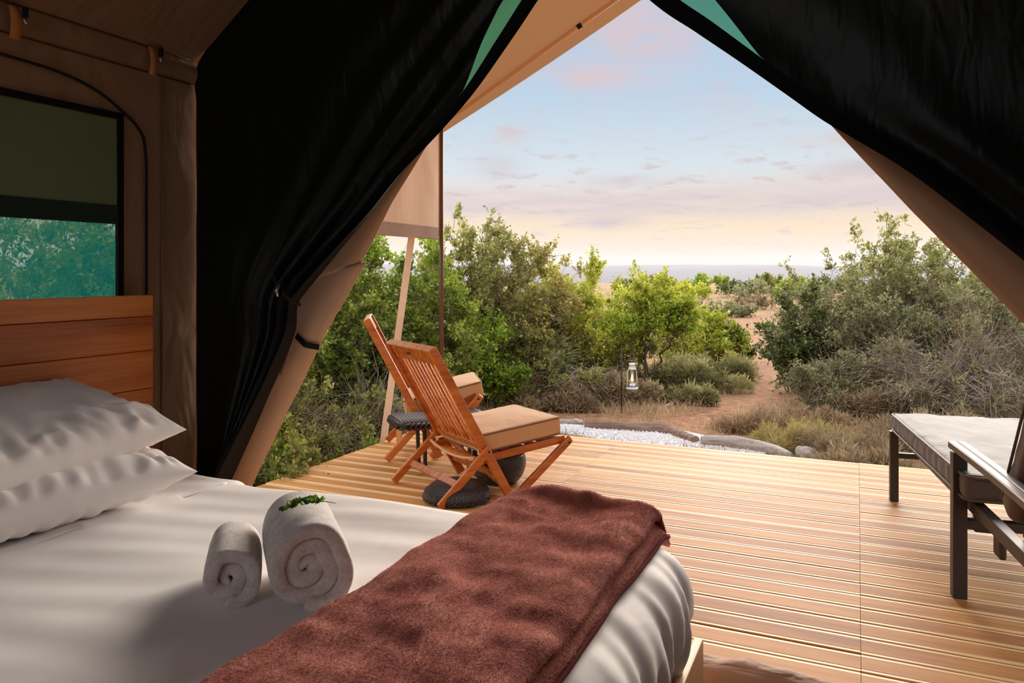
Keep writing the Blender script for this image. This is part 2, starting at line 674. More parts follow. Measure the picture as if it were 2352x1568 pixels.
M['black_metal'] = mat_plain('dark_grey_metal', (54, 46, 44), 0.45, 0.5, 0.2)
M['glass'] = None
M['linen'] = mat_cloth('white_cotton', (244, 239, 236), 1200, 0.28, 7.0, 0.75, 0.15, 0.0, (1, 1, 1), vary=0.02, wdist=0.012)
M['duvet'] = mat_cloth('white_cotton_sateen', (244, 240, 237), 1200, 0.22, 4.0, 0.55, 0.15, 0.0, (3.2, 0.7, 1), vary=0.02, wdist=0.02)
M['blanket'] = mat_blanket()
M['terry'] = mat_terry()
M['deck'] = mat_wood('pine_decking', (156, 98, 44), (198, 136, 70), (218, 160, 94), 'X', 1.0, 0.6, 0.18, 0.30, 0.10, knots=True)
M['deck_edge_lit'] = mat_wood('painted_edge_highlight', (228, 182, 120), (240, 200, 142), (248, 216, 164), 'X', 1.0, 0.45, 0.35, 0.1, 0.05)  # light caught along the board shoulders, painted in as a paler wood colour
M['joist'] = mat_wood('joist_timber', (80, 58, 40), (104, 78, 54), (124, 94, 66), 'Y')
M['headboard'] = mat_wood('honey_oak', (156, 80, 32), (204, 118, 52), (226, 148, 78), 'Y', 0.8, 0.38, 0.5, 0.35, 0.08, knots=True)
M['footboard'] = mat_wood('pale_oak', (190, 136, 84), (216, 164, 112), (230, 184, 136), 'Y', 0.8, 0.45, 0.4, 0.2)
M['teak'] = mat_wood('varnished_teak', (146, 72, 24), (196, 106, 40), (220, 134, 60), 'X', 1.6, 0.34, 0.5, 0.3, 0.08, 0.15)
M['teak_pale'] = mat_wood('worn_teak', (176, 112, 66), (208, 148, 94), (222, 168, 116), 'X', 1.6, 0.5, 0.4, 0.3)
M['cushion'] = mat_cloth('sand_cushion_canvas', (214, 170, 124), 700, 0.25, 8.0, 0.85, 0.15)
M['piping'] = mat_cloth('brown_piping', (128, 92, 62), 700, 0.0)
M['wicker'] = None
M['lounger_cushion'] = mat_cloth('taupe_cushion_cloth', (86, 76, 70), 700, 0.35, 7.0, 0.6, 0.2, 0.0, (0.6, 2.2, 1), wdist=0.015)
M['lounger_dark'] = mat_cloth('dark_brown_cushion_cloth', (92, 74, 66), 700, 0.3, 9.0, 0.55, 0.2)
M['arm_wood'] = mat_wood('grey_weathered_slat', (66, 54, 48), (88, 74, 66), (112, 96, 86), 'X', 1.4, 0.5, 0.4)
M['bark'] = mat_wood('grey_brown_bark', (70, 56, 46), (110, 92, 78), (150, 132, 116), 'Z', 1.0, 0.9, 0.1)
M['bark_pale'] = mat_wood('pale_grey_bark', (112, 96, 84), (152, 134, 120), (188, 170, 152), 'Z', 1.0, 0.9, 0.1)
M['log'] = mat_wood('weathered_log', (120, 108, 100), (178, 166, 156), (214, 202, 192), 'X', 1.6, 0.9, 0.1, 0.1, 0.8)
M['log_dark'] = mat_wood('dark_weathered_log', (92, 72, 62), (134, 110, 96), (172, 146, 128), 'X', 1.6, 0.9, 0.1, 0.1, 0.8)
M['gravel'] = mat_plain('white_gravel', (226, 220, 218), 0.9, 0.2, 0, 0.25, 40)
M['ground'] = mat_ground()
M['white_metal'] = mat_plain('white_lantern_metal', (226, 222, 214), 0.35, 0.5)
M['knot'] = mat_plain('old_grey_stain', (90, 62, 46), 0.7)


def mat_wicker():
    m, t, out = new_mat('dark_woven_wicker')
    p = principled(t, out, 0.32, 0.5)
    tc = t.new('ShaderNodeTexCoord')
    sp = t.new('ShaderNodeSeparateXYZ')
    t.link(tc.outputs['Object'], sp.inputs[0])
    a = t.math('SINE', t.math('MULTIPLY', t.math('ADD', sp.outputs[0], sp.outputs[1]), 330.0))
    b = t.math('SINE', t.math('MULTIPLY', t.math('ADD', t.math('SUBTRACT', sp.outputs[0], sp.outputs[1]), sp.outputs[2]), 330.0))
    h = t.math('MULTIPLY', a, b)
    t.link(t.ramp(t.math('ADD', t.math('MULTIPLY', h, 0.5), 0.5), [(0.2, srgb(26, 20, 18)), (0.8, srgb(72, 60, 54))]), p.inputs['Base Color'])
    add_bump(t, p, h, 0.8, 0.004)
    return m


def mat_glass():
    m, t, out = new_mat('lantern_glass')
    g = t.new('ShaderNodeBsdfGlossy')
    g.inputs['Roughness'].default_value = 0.05
    tp = t.new('ShaderNodeBsdfTransparent')
    tp.inputs['Color'].default_value = (0.93, 0.92, 0.88, 1)
    mx = t.new('ShaderNodeMixShader')
    mx.inputs[0].default_value = 0.12
    t.link(tp.outputs[0], mx.inputs[1])
    t.link(g.outputs[0], mx.inputs[2])
    t.link(mx.outputs[0], out.inputs[0])
    return m


def mat_flame():
    m, t, out = new_mat('lantern_flame')
    e = t.new('ShaderNodeEmission')
    e.inputs['Color'].default_value = (1.0, 0.62, 0.22, 1)
    e.inputs['Strength'].default_value = 5.0
    t.link(e.outputs[0], out.inputs[0])
    return m


M['wicker'] = mat_wicker()
M['glass'] = mat_glass()
M['flame'] = mat_flame()

# ================================================================== SETTING
XL, XR, YF, YB = -2.50, 0.95, 2.35, -2.2      # tent body
EAVE, RIDGE_X, RIDGE_Z = 2.18, -0.80, 3.52
DECK_L, DECK_FAR = -3.35, 5.76

# ---------------- ground
PATH = [W(1560, 8.6), W(1680, 9.4), W(1800, 11.9), W(1770, 17.0), W(1752, 25.0), W(1700, 34)]
PATH2 = [W(1300, 9.0), W(1560, 8.8), W(1900, 8.2)]


def dist_poly(x, y, poly):
    best = 1e9
    for a, b in zip(poly[:-1], poly[1:]):
        dx, dy = b.x - a.x, b.y - a.y
        u = max(0, min(1, ((x - a.x) * dx + (y - a.y) * dy) / (dx * dx + dy * dy)))
        best = min(best, math.hypot(x - a.x - u * dx, y - a.y - u * dy))
    return best


def gz(x, y):
    r = math.hypot(x, y)
    h = -0.42 + 0.05 * noise.noise(Vector((x * 0.5, y * 0.5, 0))) * min(1, r / 12)
    h += 0.22 * noise.noise(Vector((x * 0.03, y * 0.03, 4.0))) * min(1, max(0, (r - 15) / 30))
    if r > 115:
        h -= (r - 115) * 0.14
    return h


def build_ground():
    rs = [0.0]
    r = 2.0
    while r < 420:
        rs.append(r)
        r *= 1.075
    na = 150
    v = [(0, 0, -0.42)]
    path = [0.0]
    for r in rs[1:]:
        for k in range(na):
            a = 2 * math.pi * k / na
            x, y = r * math.cos(a), r * math.sin(a)
            v.append((x, y, gz(x, y)))
            w = 0.0
            if y > 0:
                wd = 0.55 + 0.02 * r
                w = max(0, 1 - dist_poly(x, y, PATH) / (wd * 1.3))
                w = max(w, 0.95 - dist_poly(x, y, PATH2) / 1.0)
            path.append(w)
    f = [(0, 1 + k, 1 + (k + 1) % na) for k in range(na)]
    for i in range(len(rs) - 2):
        b0, b1 = 1 + i * na, 1 + (i + 1) * na
        for k in range(na):
            k2 = (k + 1) % na
            f.append((b0 + k, b1 + k, b1 + k2, b0 + k2))
    me = bpy.data.meshes.new('ground')
    me.from_pydata(v, [], f)
    at = me.attributes.new('path', 'FLOAT', 'POINT')
    at.data.foreach_set('value', path)
    o = mkobj('ground', me, M['ground'], smooth=True)
    tag(o, kind='structure')


build_ground()

# ---------------- far plain, hills and the haze in front of them
m_hill = mat_plain('far_scrub', (98, 88, 92), 0.95, 0.1, 0, 0.3, 0.004)


def build_far():
    pts = []
    for i in range(70):
        px = -400 + i * (3100.0 / 69)
        row = []
        for j, d in enumerate([300, 700, 1500, 2500, 3200, 3800, 4400, 5000, 5600]):
            z = -60.0
            p = W(px, d)
            if j >= 4:
                n = 0.5 + 0.5 * fbm(p.x * 0.0009, p.y * 0.0009, 1.5, 4)
                z = -60 + (j - 3) / 4.0 * (92 + 50 * n) if j < 8 else -80
                z = min(z, 55 + 34 * (n - 0.5) + 4 * math.sin(px * 0.004))
            row.append((p.x, p.y, z))
        pts.append(row)
    o = mkobj('hills', grid_mesh('hills', pts), m_hill, smooth=True)
    tag(o, kind='structure')
    # real haze over the plain
    m, t, out = new_mat('dusk_haze')
    vs = t.new('ShaderNodeVolumeScatter')
    vs.inputs['Color'].default_value = (0.93, 0.92, 1.0, 1)
    vs.inputs['Density'].default_value = 0.00016
    vs.inputs['Anisotropy'].default_value = 0.0
    t.link(vs.outputs[0], out.inputs['Volume'])
    mb = MB()
    a, b, c, d = W(-1500, 430), W(3800, 430), W(3800, 6500), W(-1500, 6500)
    mb.v = [(q.x, q.y, z) for z in (-100, 130) for q in (a, b, c, d)]
    mb.f = [(0, 3, 2, 1), (4, 5, 6, 7), (0, 1, 5, 4), (1, 2, 6, 5), (2, 3, 7, 6), (3, 0, 4, 7)]
    o = mb.build('haze', m)
    tag(o, 'thin dusk haze over the distant plain and hills', 'haze', kind='stuff')


build_far()


# ---------------- deck of single planks
def build_deck():
    root = empty('deck', (0, 0, 0), kind='structure')
    jo = MB()
    for x in np.arange(DECK_L + 0.1, 3.5, 0.56):
        jo.box((x - 0.03, 2.2, -0.20), (x + 0.03, DECK_FAR - 0.02, -0.036))
    jo.box((DECK_L + 0.02, DECK_FAR - 0.05, -0.22), (3.4, DECK_FAR - 0.012, -0.037))
    jo.box((DECK_L + 0.02, 2.2, -0.22), (DECK_L + 0.06, DECK_FAR - 0.02, -0.037))
    for x in (-3.2, -1.6, 0.0, 1.7):
        for y in (2.4, 4.0, DECK_FAR - 0.1):
            jo.box((x - 0.05, y - 0.05, -0.55), (x + 0.05, y + 0.05, -0.2))
    jo.build('joist_frame', M['joist'], root)
    pitch, wd, L = 0.131, 0.1215, 1.68
    # grooved board: flat crown, two eased shoulders along each edge
    prof = [(-wd / 2, -0.034), (-wd / 2, -0.004), (-wd / 2 + 0.003, -0.0012), (-wd / 2 + 0.016, -0.0012), (-wd / 2 + 0.0175, 0.0),
            (wd / 2 - 0.0175, 0.0), (wd / 2 - 0.016, -0.0012), (wd / 2 - 0.003, -0.0012), (wd / 2, -0.004), (wd / 2, -0.034)]
    mb = MB()
    for x in (-L / 2 + 0.0008, L / 2 - 0.0008):
        mb.v += [(x, y, z) for y, z in prof]
    n = len(prof)
    mb.f = [(i, (i + 1) % n, n + (i + 1) % n, n + i) for i in range(n)] + [tuple(reversed(range(n))), tuple(range(n, 2 * n))]
    me = mb.mesh('plank')
    bm = bmesh.new()
    bm.from_mesh(me)
    bmesh.ops.recalc_face_normals(bm, faces=bm.faces)
    bm.to_mesh(me)
    bm.free()
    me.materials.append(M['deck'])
    me.materials.append(M['deck_edge_lit'])
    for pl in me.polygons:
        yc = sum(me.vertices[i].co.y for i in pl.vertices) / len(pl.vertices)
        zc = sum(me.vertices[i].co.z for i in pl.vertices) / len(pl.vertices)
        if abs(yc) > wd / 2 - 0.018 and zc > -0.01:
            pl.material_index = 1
    rng = random.Random(4)
    y = DECK_FAR - wd / 2
    while y > 2.2:
        for c in range(4):
            o = bpy.data.objects.new('plank', me)
            o.location = (DECK_L + L / 2 + c * L, y, rng.uniform(-0.0015, 0.0005))
            o.rotation_euler = (rng.uniform(-0.006, 0.006), 0, rng.uniform(-0.0012, 0.0012))
            o.parent = root
            COL.objects.link(o)
        y -= pitch
    return root


build_deck()

# ---------------- tent floor, walls, roof
fl = MB().box((XL, YB, -0.06), (XR, YF - 0.06, 0.0)).build('floor', M['floor_canvas'])
tag(fl, kind='structure')

WIN = (0.30, 1.985, 0.90, 1.90)      # y0, y1, z0, z1 of the window in the left wall


def build_wall_left():
    ys = sorted(set(list(np.round(np.linspace(YB, YF + 0.03, 60), 3)) + [WIN[0], WIN[1]]))
    zs = sorted(set(list(np.round(np.linspace(0, 2.08, 34), 3)) + [WIN[2], WIN[3]]))
    v, f, idx = [], [], {}
    for i, y in enumerate(ys):
        for j, z in enumerate(zs):
            idx[i, j] = len(v)
            edge = min(abs(y - WIN[1]), 0.3) / 0.3
            v.append((XL + 0.012 * fbm(y * 3.1, z * 2.3, 2.0) * edge, y, z))
    for i in range(len(ys) - 1):
        for j in range(len(zs) - 1):
            yc, zc = (ys[i] + ys[i + 1]) / 2, (zs[j] + zs[j + 1]) / 2
            if WIN[0] < yc < WIN[1] and WIN[2] < zc < WIN[3]:
                continue
            f.append((idx[i, j], idx[i, j + 1], idx[i + 1, j + 1], idx[i + 1, j]))
    me = bpy.data.meshes.new('wall_left')
    me.from_pydata(v, [], f)
    wl = mkobj('wall_left', me, M['wall_canvas'], smooth=True)
    tag(wl, kind='structure')
    # corner sleeve: a wide vertical band sewn on at the front corner
    mb = MB()
    mb.tube([(XL + 0.012, YF - 0.19, 0.0), (XL + 0.012, YF - 0.19, 2.07)], 0.006, 6)
    mb.build('corner_seam', M['wall_canvas'], wl, True)
    # zip that runs round the window: over the top, round the corner and down
    zp = []
    for py, pz in [(0.2, 2.01), (1.2, 2.01), (1.52, 2.005), (1.72, 1.995), (1.86, 1.965), (1.97, 1.91), (2.05, 1.85), (2.078, 1.77), (2.082, 1.5), (2.082, 0.6)]:
        zp.append((XL + 0.016, py, pz))
    zp = [tuple(interp(zp, i / 80)) for i in range(81)]
    MB().tube(zp, 0.0055, 6).build('zip', M['black_strap'], wl, True)
    # eave band between two seams
    pts = []
    for i in range(50):
        y = YB + (YF + 0.03 - YB) * i / 49
        row = []
        for j in range(6):
            u = j / 5
            row.append((XL + 0.02 * math.sin(u * math.pi) * (0.6 + 0.8 * noise.noise(Vector((y * 2.2, u, 0)))), y, 2.08 + u * (EAVE - 2.08)))
        pts.append(row)
    mkobj('eave_band', grid_mesh('eave_band', pts), M['wall_canvas'], wl, True)
    for z in (2.08, EAVE):
        MB().tube([(XL + 0.008, YB, z), (XL + 0.008, YF - 0.05, z)], 0.0035, 6).build('seam', M['knot'], wl, True)


build_wall_left()


def build_window():
    root = empty('window_1', (XL, (WIN[0] + WIN[1]) / 2, 0), kind='structure')
    y0, y1 = WIN[0] - root.location.y, WIN[1] - root.location.y
    z0, z1 = WIN[2], WIN[3]
    b = 0.024
    mb = MB()
    mb.box((-0.004, y1 - b, z0), (0.016, y1, z1))
    mb.box((-0.004, y0, z0), (0.016, y0 + b, z1))
    mb.box((-0.004, y0 + b, z1 - b), (0.016, y1 - b, z1))
    mb.box((-0.004, y0 + b, z0), (0.016, y1 - b, z0 + b))
    mb.build('window_frame', M['hem'], root, bevel=0.003)
    pts = [[(0.0, y0 + b + (y1 - y0 - 2 * b) * i / 30, z0 + b + (z1 - z0 - 2 * b) * j / 10) for j in range(11)] for i in range(31)]
    mkobj('net_pane', grid_mesh('net_pane', pts), M['window_net'], root)
    pts = []
    for i in range(40):
        y = y0 + b - 0.01 + (y1 - y0 - 2 * b + 0.02) * i / 39
        pts.append([(0.007 + 0.003 * fbm(y * 4, j * 0.4, 7), y, z1 - b + 0.01 - (z1 - b + 0.01 - 1.555) * j / 14) for j in range(15)])
    mkobj('blind', grid_mesh('blind', pts), M['blind'], root, True)
    m = mat_cloth('dark_blind_hem', (24, 44, 36), 300, 0.2, 8.0, 0.9)
    MB().box((0.003, y0 + b - 0.01, 1.487), (0.013, y1 - b + 0.01, 1.557)).build('blind_hem', m, root, bevel=0.003)


build_window()


def strip_roof(name, x0, z0, x1, z1, ya, yb, mat, sag=0.03, nx=18, ny=40, parent=None, wr=0.0):
    pts = []
    for i in range(ny + 1):
        y = ya + (yb - ya) * i / ny
        row = []
        for j in range(nx + 1):
            u = j / nx
            z = z0 + (z1 - z0) * u - sag * math.sin(math.pi * u)
            if wr:
                z += wr * fbm(y * 2.0, u * 3.0, 3.0) * math.sin(math.pi * u)
            row.append((x0 + (x1 - x0) * u, y, z))
        pts.append(row)
    return mkobj(name, grid_mesh(name, pts), mat, parent, True)


ceil = empty('ceiling', (0, 0, 0), kind='structure')
strip_roof('roof_slope', XL, EAVE, RIDGE_X, RIDGE_Z, YB, YF + 0.03, M['wall_canvas'], 0.04, parent=ceil, wr=0.02)
strip_roof('roof_slope', XR, EAVE, RIDGE_X, RIDGE_Z, YB, YF + 0.03, M['wall_canvas'], 0.04, parent=ceil, wr=0.02)
wb_ = MB().box((XL, YB - 0.004, 0), (XR, YB, EAVE)).build('wall_back', M['wall_canvas'])
tag(wb_, kind='structure')
wr_ = MB().box((XR, YB, 0), (XR + 0.004, YF, EAVE)).build('wall_right', M['wall_canvas'])
tag(wr_, kind='structure')

# sill roll of canvas across the door opening
pts = []
for i in range(90):
    x = XL + 0.05 + (XR - XL - 0.1) * i / 89
    row = []
    for j in range(13):
        a = math.pi * j / 12
        hh = 0.150 + 0.012 * noise.noise(Vector((x * 5, 0, 0)))
        w = 0.055 + 0.01 * noise.noise(Vector((x * 4, 5, 0)))
        k = 1 + 0.10 * noise.noise(Vector((x * 14, j * 0.5, 3)))
        row.append((x, YF + 0.0 - math.cos(a) * w * k * (1.5 if a < 1.5 else 1.0), hh * math.sin(a) ** 0.6 * k if 0 < j < 12 else 0.0))
    pts.append(row)
o = mkobj('trim_1', grid_mesh('trim_1', pts), M['sill'], smooth=True)
tag(o, kind='structure')


# ---------------- black inner door flaps
def flap(name, label, B, E, yoff, net_rows, folds, hemw=0.055, seed=1, net_w=0.045, keep=None):
    root = empty(name, (B[-1][0], YF + yoff, 0), label=label, cat='tent flap')
    ox, oy = B[-1][0], YF + yoff
    rows, j1, j2, J = 110, 64, 68, 74
    rng = random.Random(seed)
    P = np.zeros((rows + 1, J + 1, 3))
    for i in range(rows + 1):
        t = i / rows
        b = interp(B, t)
        e = interp(E, t) if t * (len(E) - 1) > 2 else lerp_keys(E, t)
        L = max(1e-3, float(np.linalg.norm(e - b)))
        ub = 1 - min(0.5, hemw / L)
        nr = net_rows(t)
        ua = ub - max(0.0, nr) * net_w / L
        for j in range(J + 1):
            if j <= j1:
                u = ua * j / j1
            elif j <= j2:
                u = ua + (ub - ua) * (j - j1) / (j2 - j1)
            else:
                u = ub + (1 - ub) * (j - j2) / (J - j2)
            p = b + (e - b) * u
            amp, k, power, ph = folds(t)
            w = max(0, (u - 0.30) / 0.70)
            dy = -amp * w * (0.5 + 0.5 * math.sin(2 * math.pi * k * (u ** power) + ph + 1.2 * noise.noise(Vector((t * 3, u * 2, seed)))))
            dy += -0.006 * noise.noise(Vector((p[0] * 4, p[1] * 4, seed)))
            P[i, j] = (p[0] - ox, dy, p[1])
    idx = np.arange((rows + 1) * (J + 1)).reshape(rows + 1, J + 1)

    def sub(nm, ja, jb, mat, cond):
        v, f, mp = [], [], {}
        for i in range(rows):
            if not cond(i / rows):
                continue
            for j in range(ja, jb):
                q = []
                for a, c in ((i, j), (i, j + 1), (i + 1, j + 1), (i + 1, j)):
                    k = idx[a, c]
                    if k not in mp:
                        mp[k] = len(v)
                        v.append(tuple(P[a, c]))
                    q.append(mp[k])
                f.append(tuple(q))
        if not f:
            return
        me = bpy.data.meshes.new(nm)
        me.from_pydata(v, [], f)
        o = mkobj(nm, me, mat, root, True)
        return o
    isnet = lambda t: net_rows(t) > 0
    sub('flap_panel', 0, j1, M['blackout'], lambda t: True)
    sub('flap_edge', j1, j2, M['blackout'], lambda t: not isnet(t) and t < 0.1)
    sub('flap_edge', j1, j2, M['blackout'], lambda t: not isnet(t) and t >= 0.1)
    sub('net_strip', j1, j2, M['net'], isnet)
    h = sub('hem', j2, J, M['hem'], lambda t: True)
    return root


YL = YF - 0.02
lE = [(RIDGE_X, RIDGE_Z - 0.02), (RIDGE_X, 2.385)] + [onY(px, py, YL) for px, py in
      [(1243, 0), (1181, 92), (1104, 203), (1012, 312), (938, 397), (862, 497), (790, 582), (722, 660), (694, 700), (688, 760), (652, 850), (603, 960), (545, 1078), (500, 1170)]]
lB = [(RIDGE_X, RIDGE_Z - 0.02), (-1.15, 3.23), (-1.6, 2.88), (-2.05, 2.53), (-2.46, 2.20), (-2.49, 2.0), (-2.49, 1.8), (-2.49, 1.65), (-2.49, 1.5),
      (-2.49, 1.35), (-2.49, 1.2), (-2.49, 1.0), (-2.49, 0.78), (-2.49, 0.52), (-2.49, 0.25), (-2.49, 0.0)]


def lfold(t):
    k = t * 15
    amp = 0.02 + 0.085 * math.exp(-((k - 9.5) / 3.2) ** 2)
    if k > 10:
        amp = 0.09 + 0.012 * (k - 10)
    return amp, 5.0, 2.2, 0.6


left_flap = flap('tent_flap', 'black inner door flap on the left, gathered and tied back beside the bed', lB, lE, -0.02,
                 lambda t: max(0.0, min(1.4, (4.1 - t * 15) * 0.9)) if t * 15 > 1.0 else 0.0, lfold, seed=2)
rE = [(RIDGE_X, RIDGE_Z - 0.02), (RIDGE_X, 2.385)] + [onY(px, py, YL) for px, py in
      [(1496, 5), (1600, 77), (1700, 145), (1800, 215), (1888, 278), (1965, 324), (2075, 391), (2205, 488), (2352, 604), (2480, 716), (2620, 900), (2700, 1100)]]
rB = [(RIDGE_X, RIDGE_Z - 0.02), (-0.4, 3.24), (0.1, 2.8), (0.5, 2.5), (0.93, 2.19), (0.94, 2.0), (0.94, 1.85), (0.94, 1.75), (0.94, 1.65), (0.94, 1.55), (0.94, 1.4),
      (0.94, 1.2), (0.94, 0.8), (0.94, 0.3)]


def rfold(t):
    return 0.012 + 0.05 * max(0, t * 13 - 5) / 8, 3.2, 1.5, 1.0


right_flap = flap('tent_flap', 'black inner door flap on the right, swept up beside the loungers corner', rB, rE, -0.025,
                  lambda t: max(0.0, min(2.0, (4.05 - t * 13) * 0.95)) if t * 13 > 1.0 else 0.0, rfold, seed=5)
left_flap['label'] = 'black inner door flap, tied back in gathers next to the bed pillows'
right_flap['label'] = 'black inner door flap, swept up on the side of the sun lounger'

# tie-back with its clip
x, z = onY(676, 676, YF - 0.1)
tb = empty('tie_back', (x, YF - 0.10, z), label='dark tie-back cord with metal clip gathering the black flap', cat='tie-back')
ring = []
for k in range(15):
    a = -0.3 + (math.pi + 0.6) * k / 14
    ring.append((-0.045 + 0.075 * (k / 14), -0.03 * math.sin(a) - 0.01, 0.035 - 0.075 * k / 14))
MB().tube(ring, 0.006, 8).build('cord', M['black_strap'], tb, True)
MB().tube([(-0.05, -0.02, 0.04), (-0.058, -0.03, 0.012), (-0.052, -0.03, -0.008)], [0.005, 0.007, 0.004], 8).build('clip', M['steel'], tb, True)
MB().beam((-0.075, -0.025, 0.07), (-0.055, -0.03, 0.035), 0.012, 0.006).build('tag', M['black_strap'], tb, bevel=0.002)


# ---------------- tan outer canvas doors
def canvas_door(name, label, edge, inner, Yp, seed):
    root = empty(name, (edge[-1][0], Yp, 0), label=label, cat='tent door')
    ox = edge[-1][0]
    pts = []
    n = 70
    # keep the notch: linear interpolation
    seg = [0.0]
    for a, b in zip(edge[:-1], edge[1:]):
        seg.append(seg[-1] + math.hypot(a[0] - b[0], a[1] - b[1]))
    ts = sorted(set([s / seg[-1] for s in seg] + [i / n for i in range(n + 1)]))
    for t in ts:
        s = t * seg[-1]
        i = 0
        while i < len(seg) - 2 and s > seg[i + 1] + 1e-9:
            i += 1
        u = (s - seg[i]) / max(1e-9, seg[i + 1] - seg[i])
        e = np.array(edge[i]) * (1 - u) + np.array(edge[i + 1]) * u
        b = interp(inner, t)
        row = []
        for j in range(13):
            w = j / 12
            p = b + (e - b) * w
            row.append((p[0] - ox, 0.02 * math.sin(w * 5 + t * 2) + 0.01 * noise.noise(Vector((t * 9, w * 3, seed))), p[1]))
        pts.append(row)
    o = mkobj('door_panel', grid_mesh('door_panel', pts), M['door_canvas'], root, True)
    so = o.modifiers.new('thick', 'SOLIDIFY')
    so.thickness = 0.004
    return root, ox


YO = YF + 0.09
ed = [onY(px, py, YO) for px, py in [(1010, 300), (955, 388), (905, 470), (862, 552), (832, 606), (846, 602), (800, 680), (735, 795), (690, 885), (640, 985), (590, 1085), (545, 1180)]]
inn = [(p[0] - 0.42, p[1] - 0.12) for p in ed]
cd, ox = canvas_door('canvas_door', 'tan canvas door folded back behind the tied black flap', ed, inn, YO, 1)
sx0, sz0 = onY(688, 770, YO - 0.01)
sx1, sz1 = onY(737, 797, YO - 0.01)
mid = ((sx0 + sx1) / 2 - 0.005 - ox, -0.035, (sz0 + sz1) / 2 - 0.012)
MB().beam((sx0 - ox, -0.03, sz0), mid, 0.004, 0.022, (0, 1, 0)).beam(mid, (sx1 - ox, -0.02, sz1), 0.004, 0.022, (0, 1, 0)).build('strap', M['black_strap'], cd)
a0, a1, a2 = onY(692, 715, YO), onY(676, 800, YO), onY(655, 858, YO)
MB().tube([(a0[0] - ox, -0.03, a0[1]), (a1[0] - ox, -0.035, a1[1]), (a2[0] - ox, -0.03, a2[1])], 0.004, 6).build('toggle_cord', M['floor_canvas'], cd, True)
ed = [onY(px, py, YO) for px, py in [(1880, 258), (1935, 318), (2005, 392), (2100, 492), (2200, 592), (2352, 744), (2480, 875), (2600, 1000)]]
inn = [(p[0] + 0.20, p[1] + 0.10) for p in ed]
canvas_door('canvas_door', 'dark tan canvas door edge behind the flap over the right shrubs', ed, inn, YO, 3)

# ---------------- festoon tabs on the eave band
for (y, z, lab) in [(2.10, 2.175, 'small tan canvas tab with black clip near the tent corner'), (1.572, 2.165, 'small tan canvas tab with black clip, above the net window')]:
    r_ = empty('canvas_tab', (XL + 0.012, y, z), label=lab, cat='tab')
    pts = [[(0.012 + 0.012 * math.sin(k / 8 * 3.0), -0.017 + 0.034 * q, -0.105 * k / 8) for q in (0, 1)] for k in range(9)]
    o = mkobj('tab', grid_mesh('tab', pts), M['tan_strap'], r_, True)
    so = o.modifiers.new('thick', 'SOLIDIFY')
    so.thickness = 0.004
    MB().beam((0.03, 0.026, 0.005), (0.03, 0.026, -0.03), 0.016, 0.012).build('clip', M['black_strap'], r_, bevel=0.002)
    MB().lathe([(0.001, -0.054), (0.007, -0.05), (0.009, -0.042), (0.006, -0.032), (0.003, -0.03)], 10, (0.03, 0.026, 0)).build('bulb', M['steel'], r_, True)


# ---------------- awning over the deck
def build_awning():
    aw = empty('awning', (-3.25, 5.70, 0.0), label='tan canvas awning pitched over the wooden deck on brown poles', cat='awning')
    ax, ay = aw.location.x, aw.location.y

    def fz(x):
        return 2.55 + 0.53 * (x + 3.40)
    EX = -3.42
    rx = -0.80
    l = strip_roof('roof_canvas', EX - ax, fz(EX) + 0.02, rx - ax, fz(rx), YB - 0.2 - ay, 6.0 - ay, M['fly_canvas'], 0.03, parent=aw)
    l = strip_roof('roof_canvas', -2 * (EX - rx) + EX - ax, fz(EX) + 0.02, rx - ax, fz(rx), YB - 0.2 - ay, 6.0 - ay, M['fly_canvas'], 0.03, parent=aw)
    # rafter pole just under the canvas
    r0 = Vector((-3.25, 5.70, fz(-3.25) - 0.055))
    r1 = Vector((rx, 5.70, fz(rx) - 0.02))
    MB().tube([r0 - aw.location, r1 - aw.location], 0.017, 10).build('rafter_pole', mat_plain('light_brown_tube', (232, 184, 138), 0.35, 0.5), aw, True)
    c = r0 + (r1 - r0) * 0.51
    dr = (r1 - r0).normalized()
    MB().tube([c - dr * 0.02 - aw.location, c + dr * 0.02 - aw.location], 0.021, 10).build('pole_clip', M['black_strap'], aw, True)
    MB().tube([(0, 0, 0.0), (0, 0, 1.3), (0, 0, fz(-3.25) - 0.05)], [0.02, 0.02, 0.017], 12).build('corner_pole', M['pole'], aw, True)
    MB().lathe([(0.045, 0.0), (0.045, 0.006), (0.024, 0.012), (0.022, 0.04)], 14).build('pole_foot', M['pole'], aw, True)
    MB().tube([(-0.035, 0.02, 1.62), (-0.035, 0.02, fz(-3.25) - 0.06)], 0.006, 8).build('edge_cord', M['white_strap'], aw, True)
    # hanging side panel
    pts = []
    for i in range(60):
        y = 2.6 + (5.945 - 2.6) * i / 59
        row = []
        for j in range(16):
            u = j / 15
            z = fz(EX) + 0.02 + (1.655 - fz(EX)) * u
            wob = 0.03 * fbm(y * 2.2, u * 1.4, 9) * (1 - u ** 4)
            row.append((EX + 0.03 * u + wob - ax, y - ay - 0.04 * u * (i / 59), z))
        pts.append(row)
    mkobj('side_panel', grid_mesh('side_panel', pts), M['valance'], aw, True)
    hm = mat_cloth('grey_tan_hem', (196, 172, 156), 600, 0.15, 6.0, 0.85, 0.1, 0.2)
    MB().box((EX + 0.016 - ax, 2.6 - ay, 1.60), (EX + 0.044 - ax, 5.91 - ay, 1.71)).build('panel_hem', hm, aw, bevel=0.006)
    MB().beam((EX + 0.03 - ax, 5.91 - ay, 1.60), (EX + 0.03 - ax, 2.6 - ay, 1.60), 0.02, 0.02).build('hem_rod', M['pole'], aw)
    # tension strap down to the deck edge
    MB().beam((-3.30 - ax, 5.30 - ay, 1.60), (-3.385 - ax, 5.00 - ay, -0.10), 0.055, 0.005, (CS, SN, 0)).build('tension_strap', M['white_strap'], aw)


build_awning()

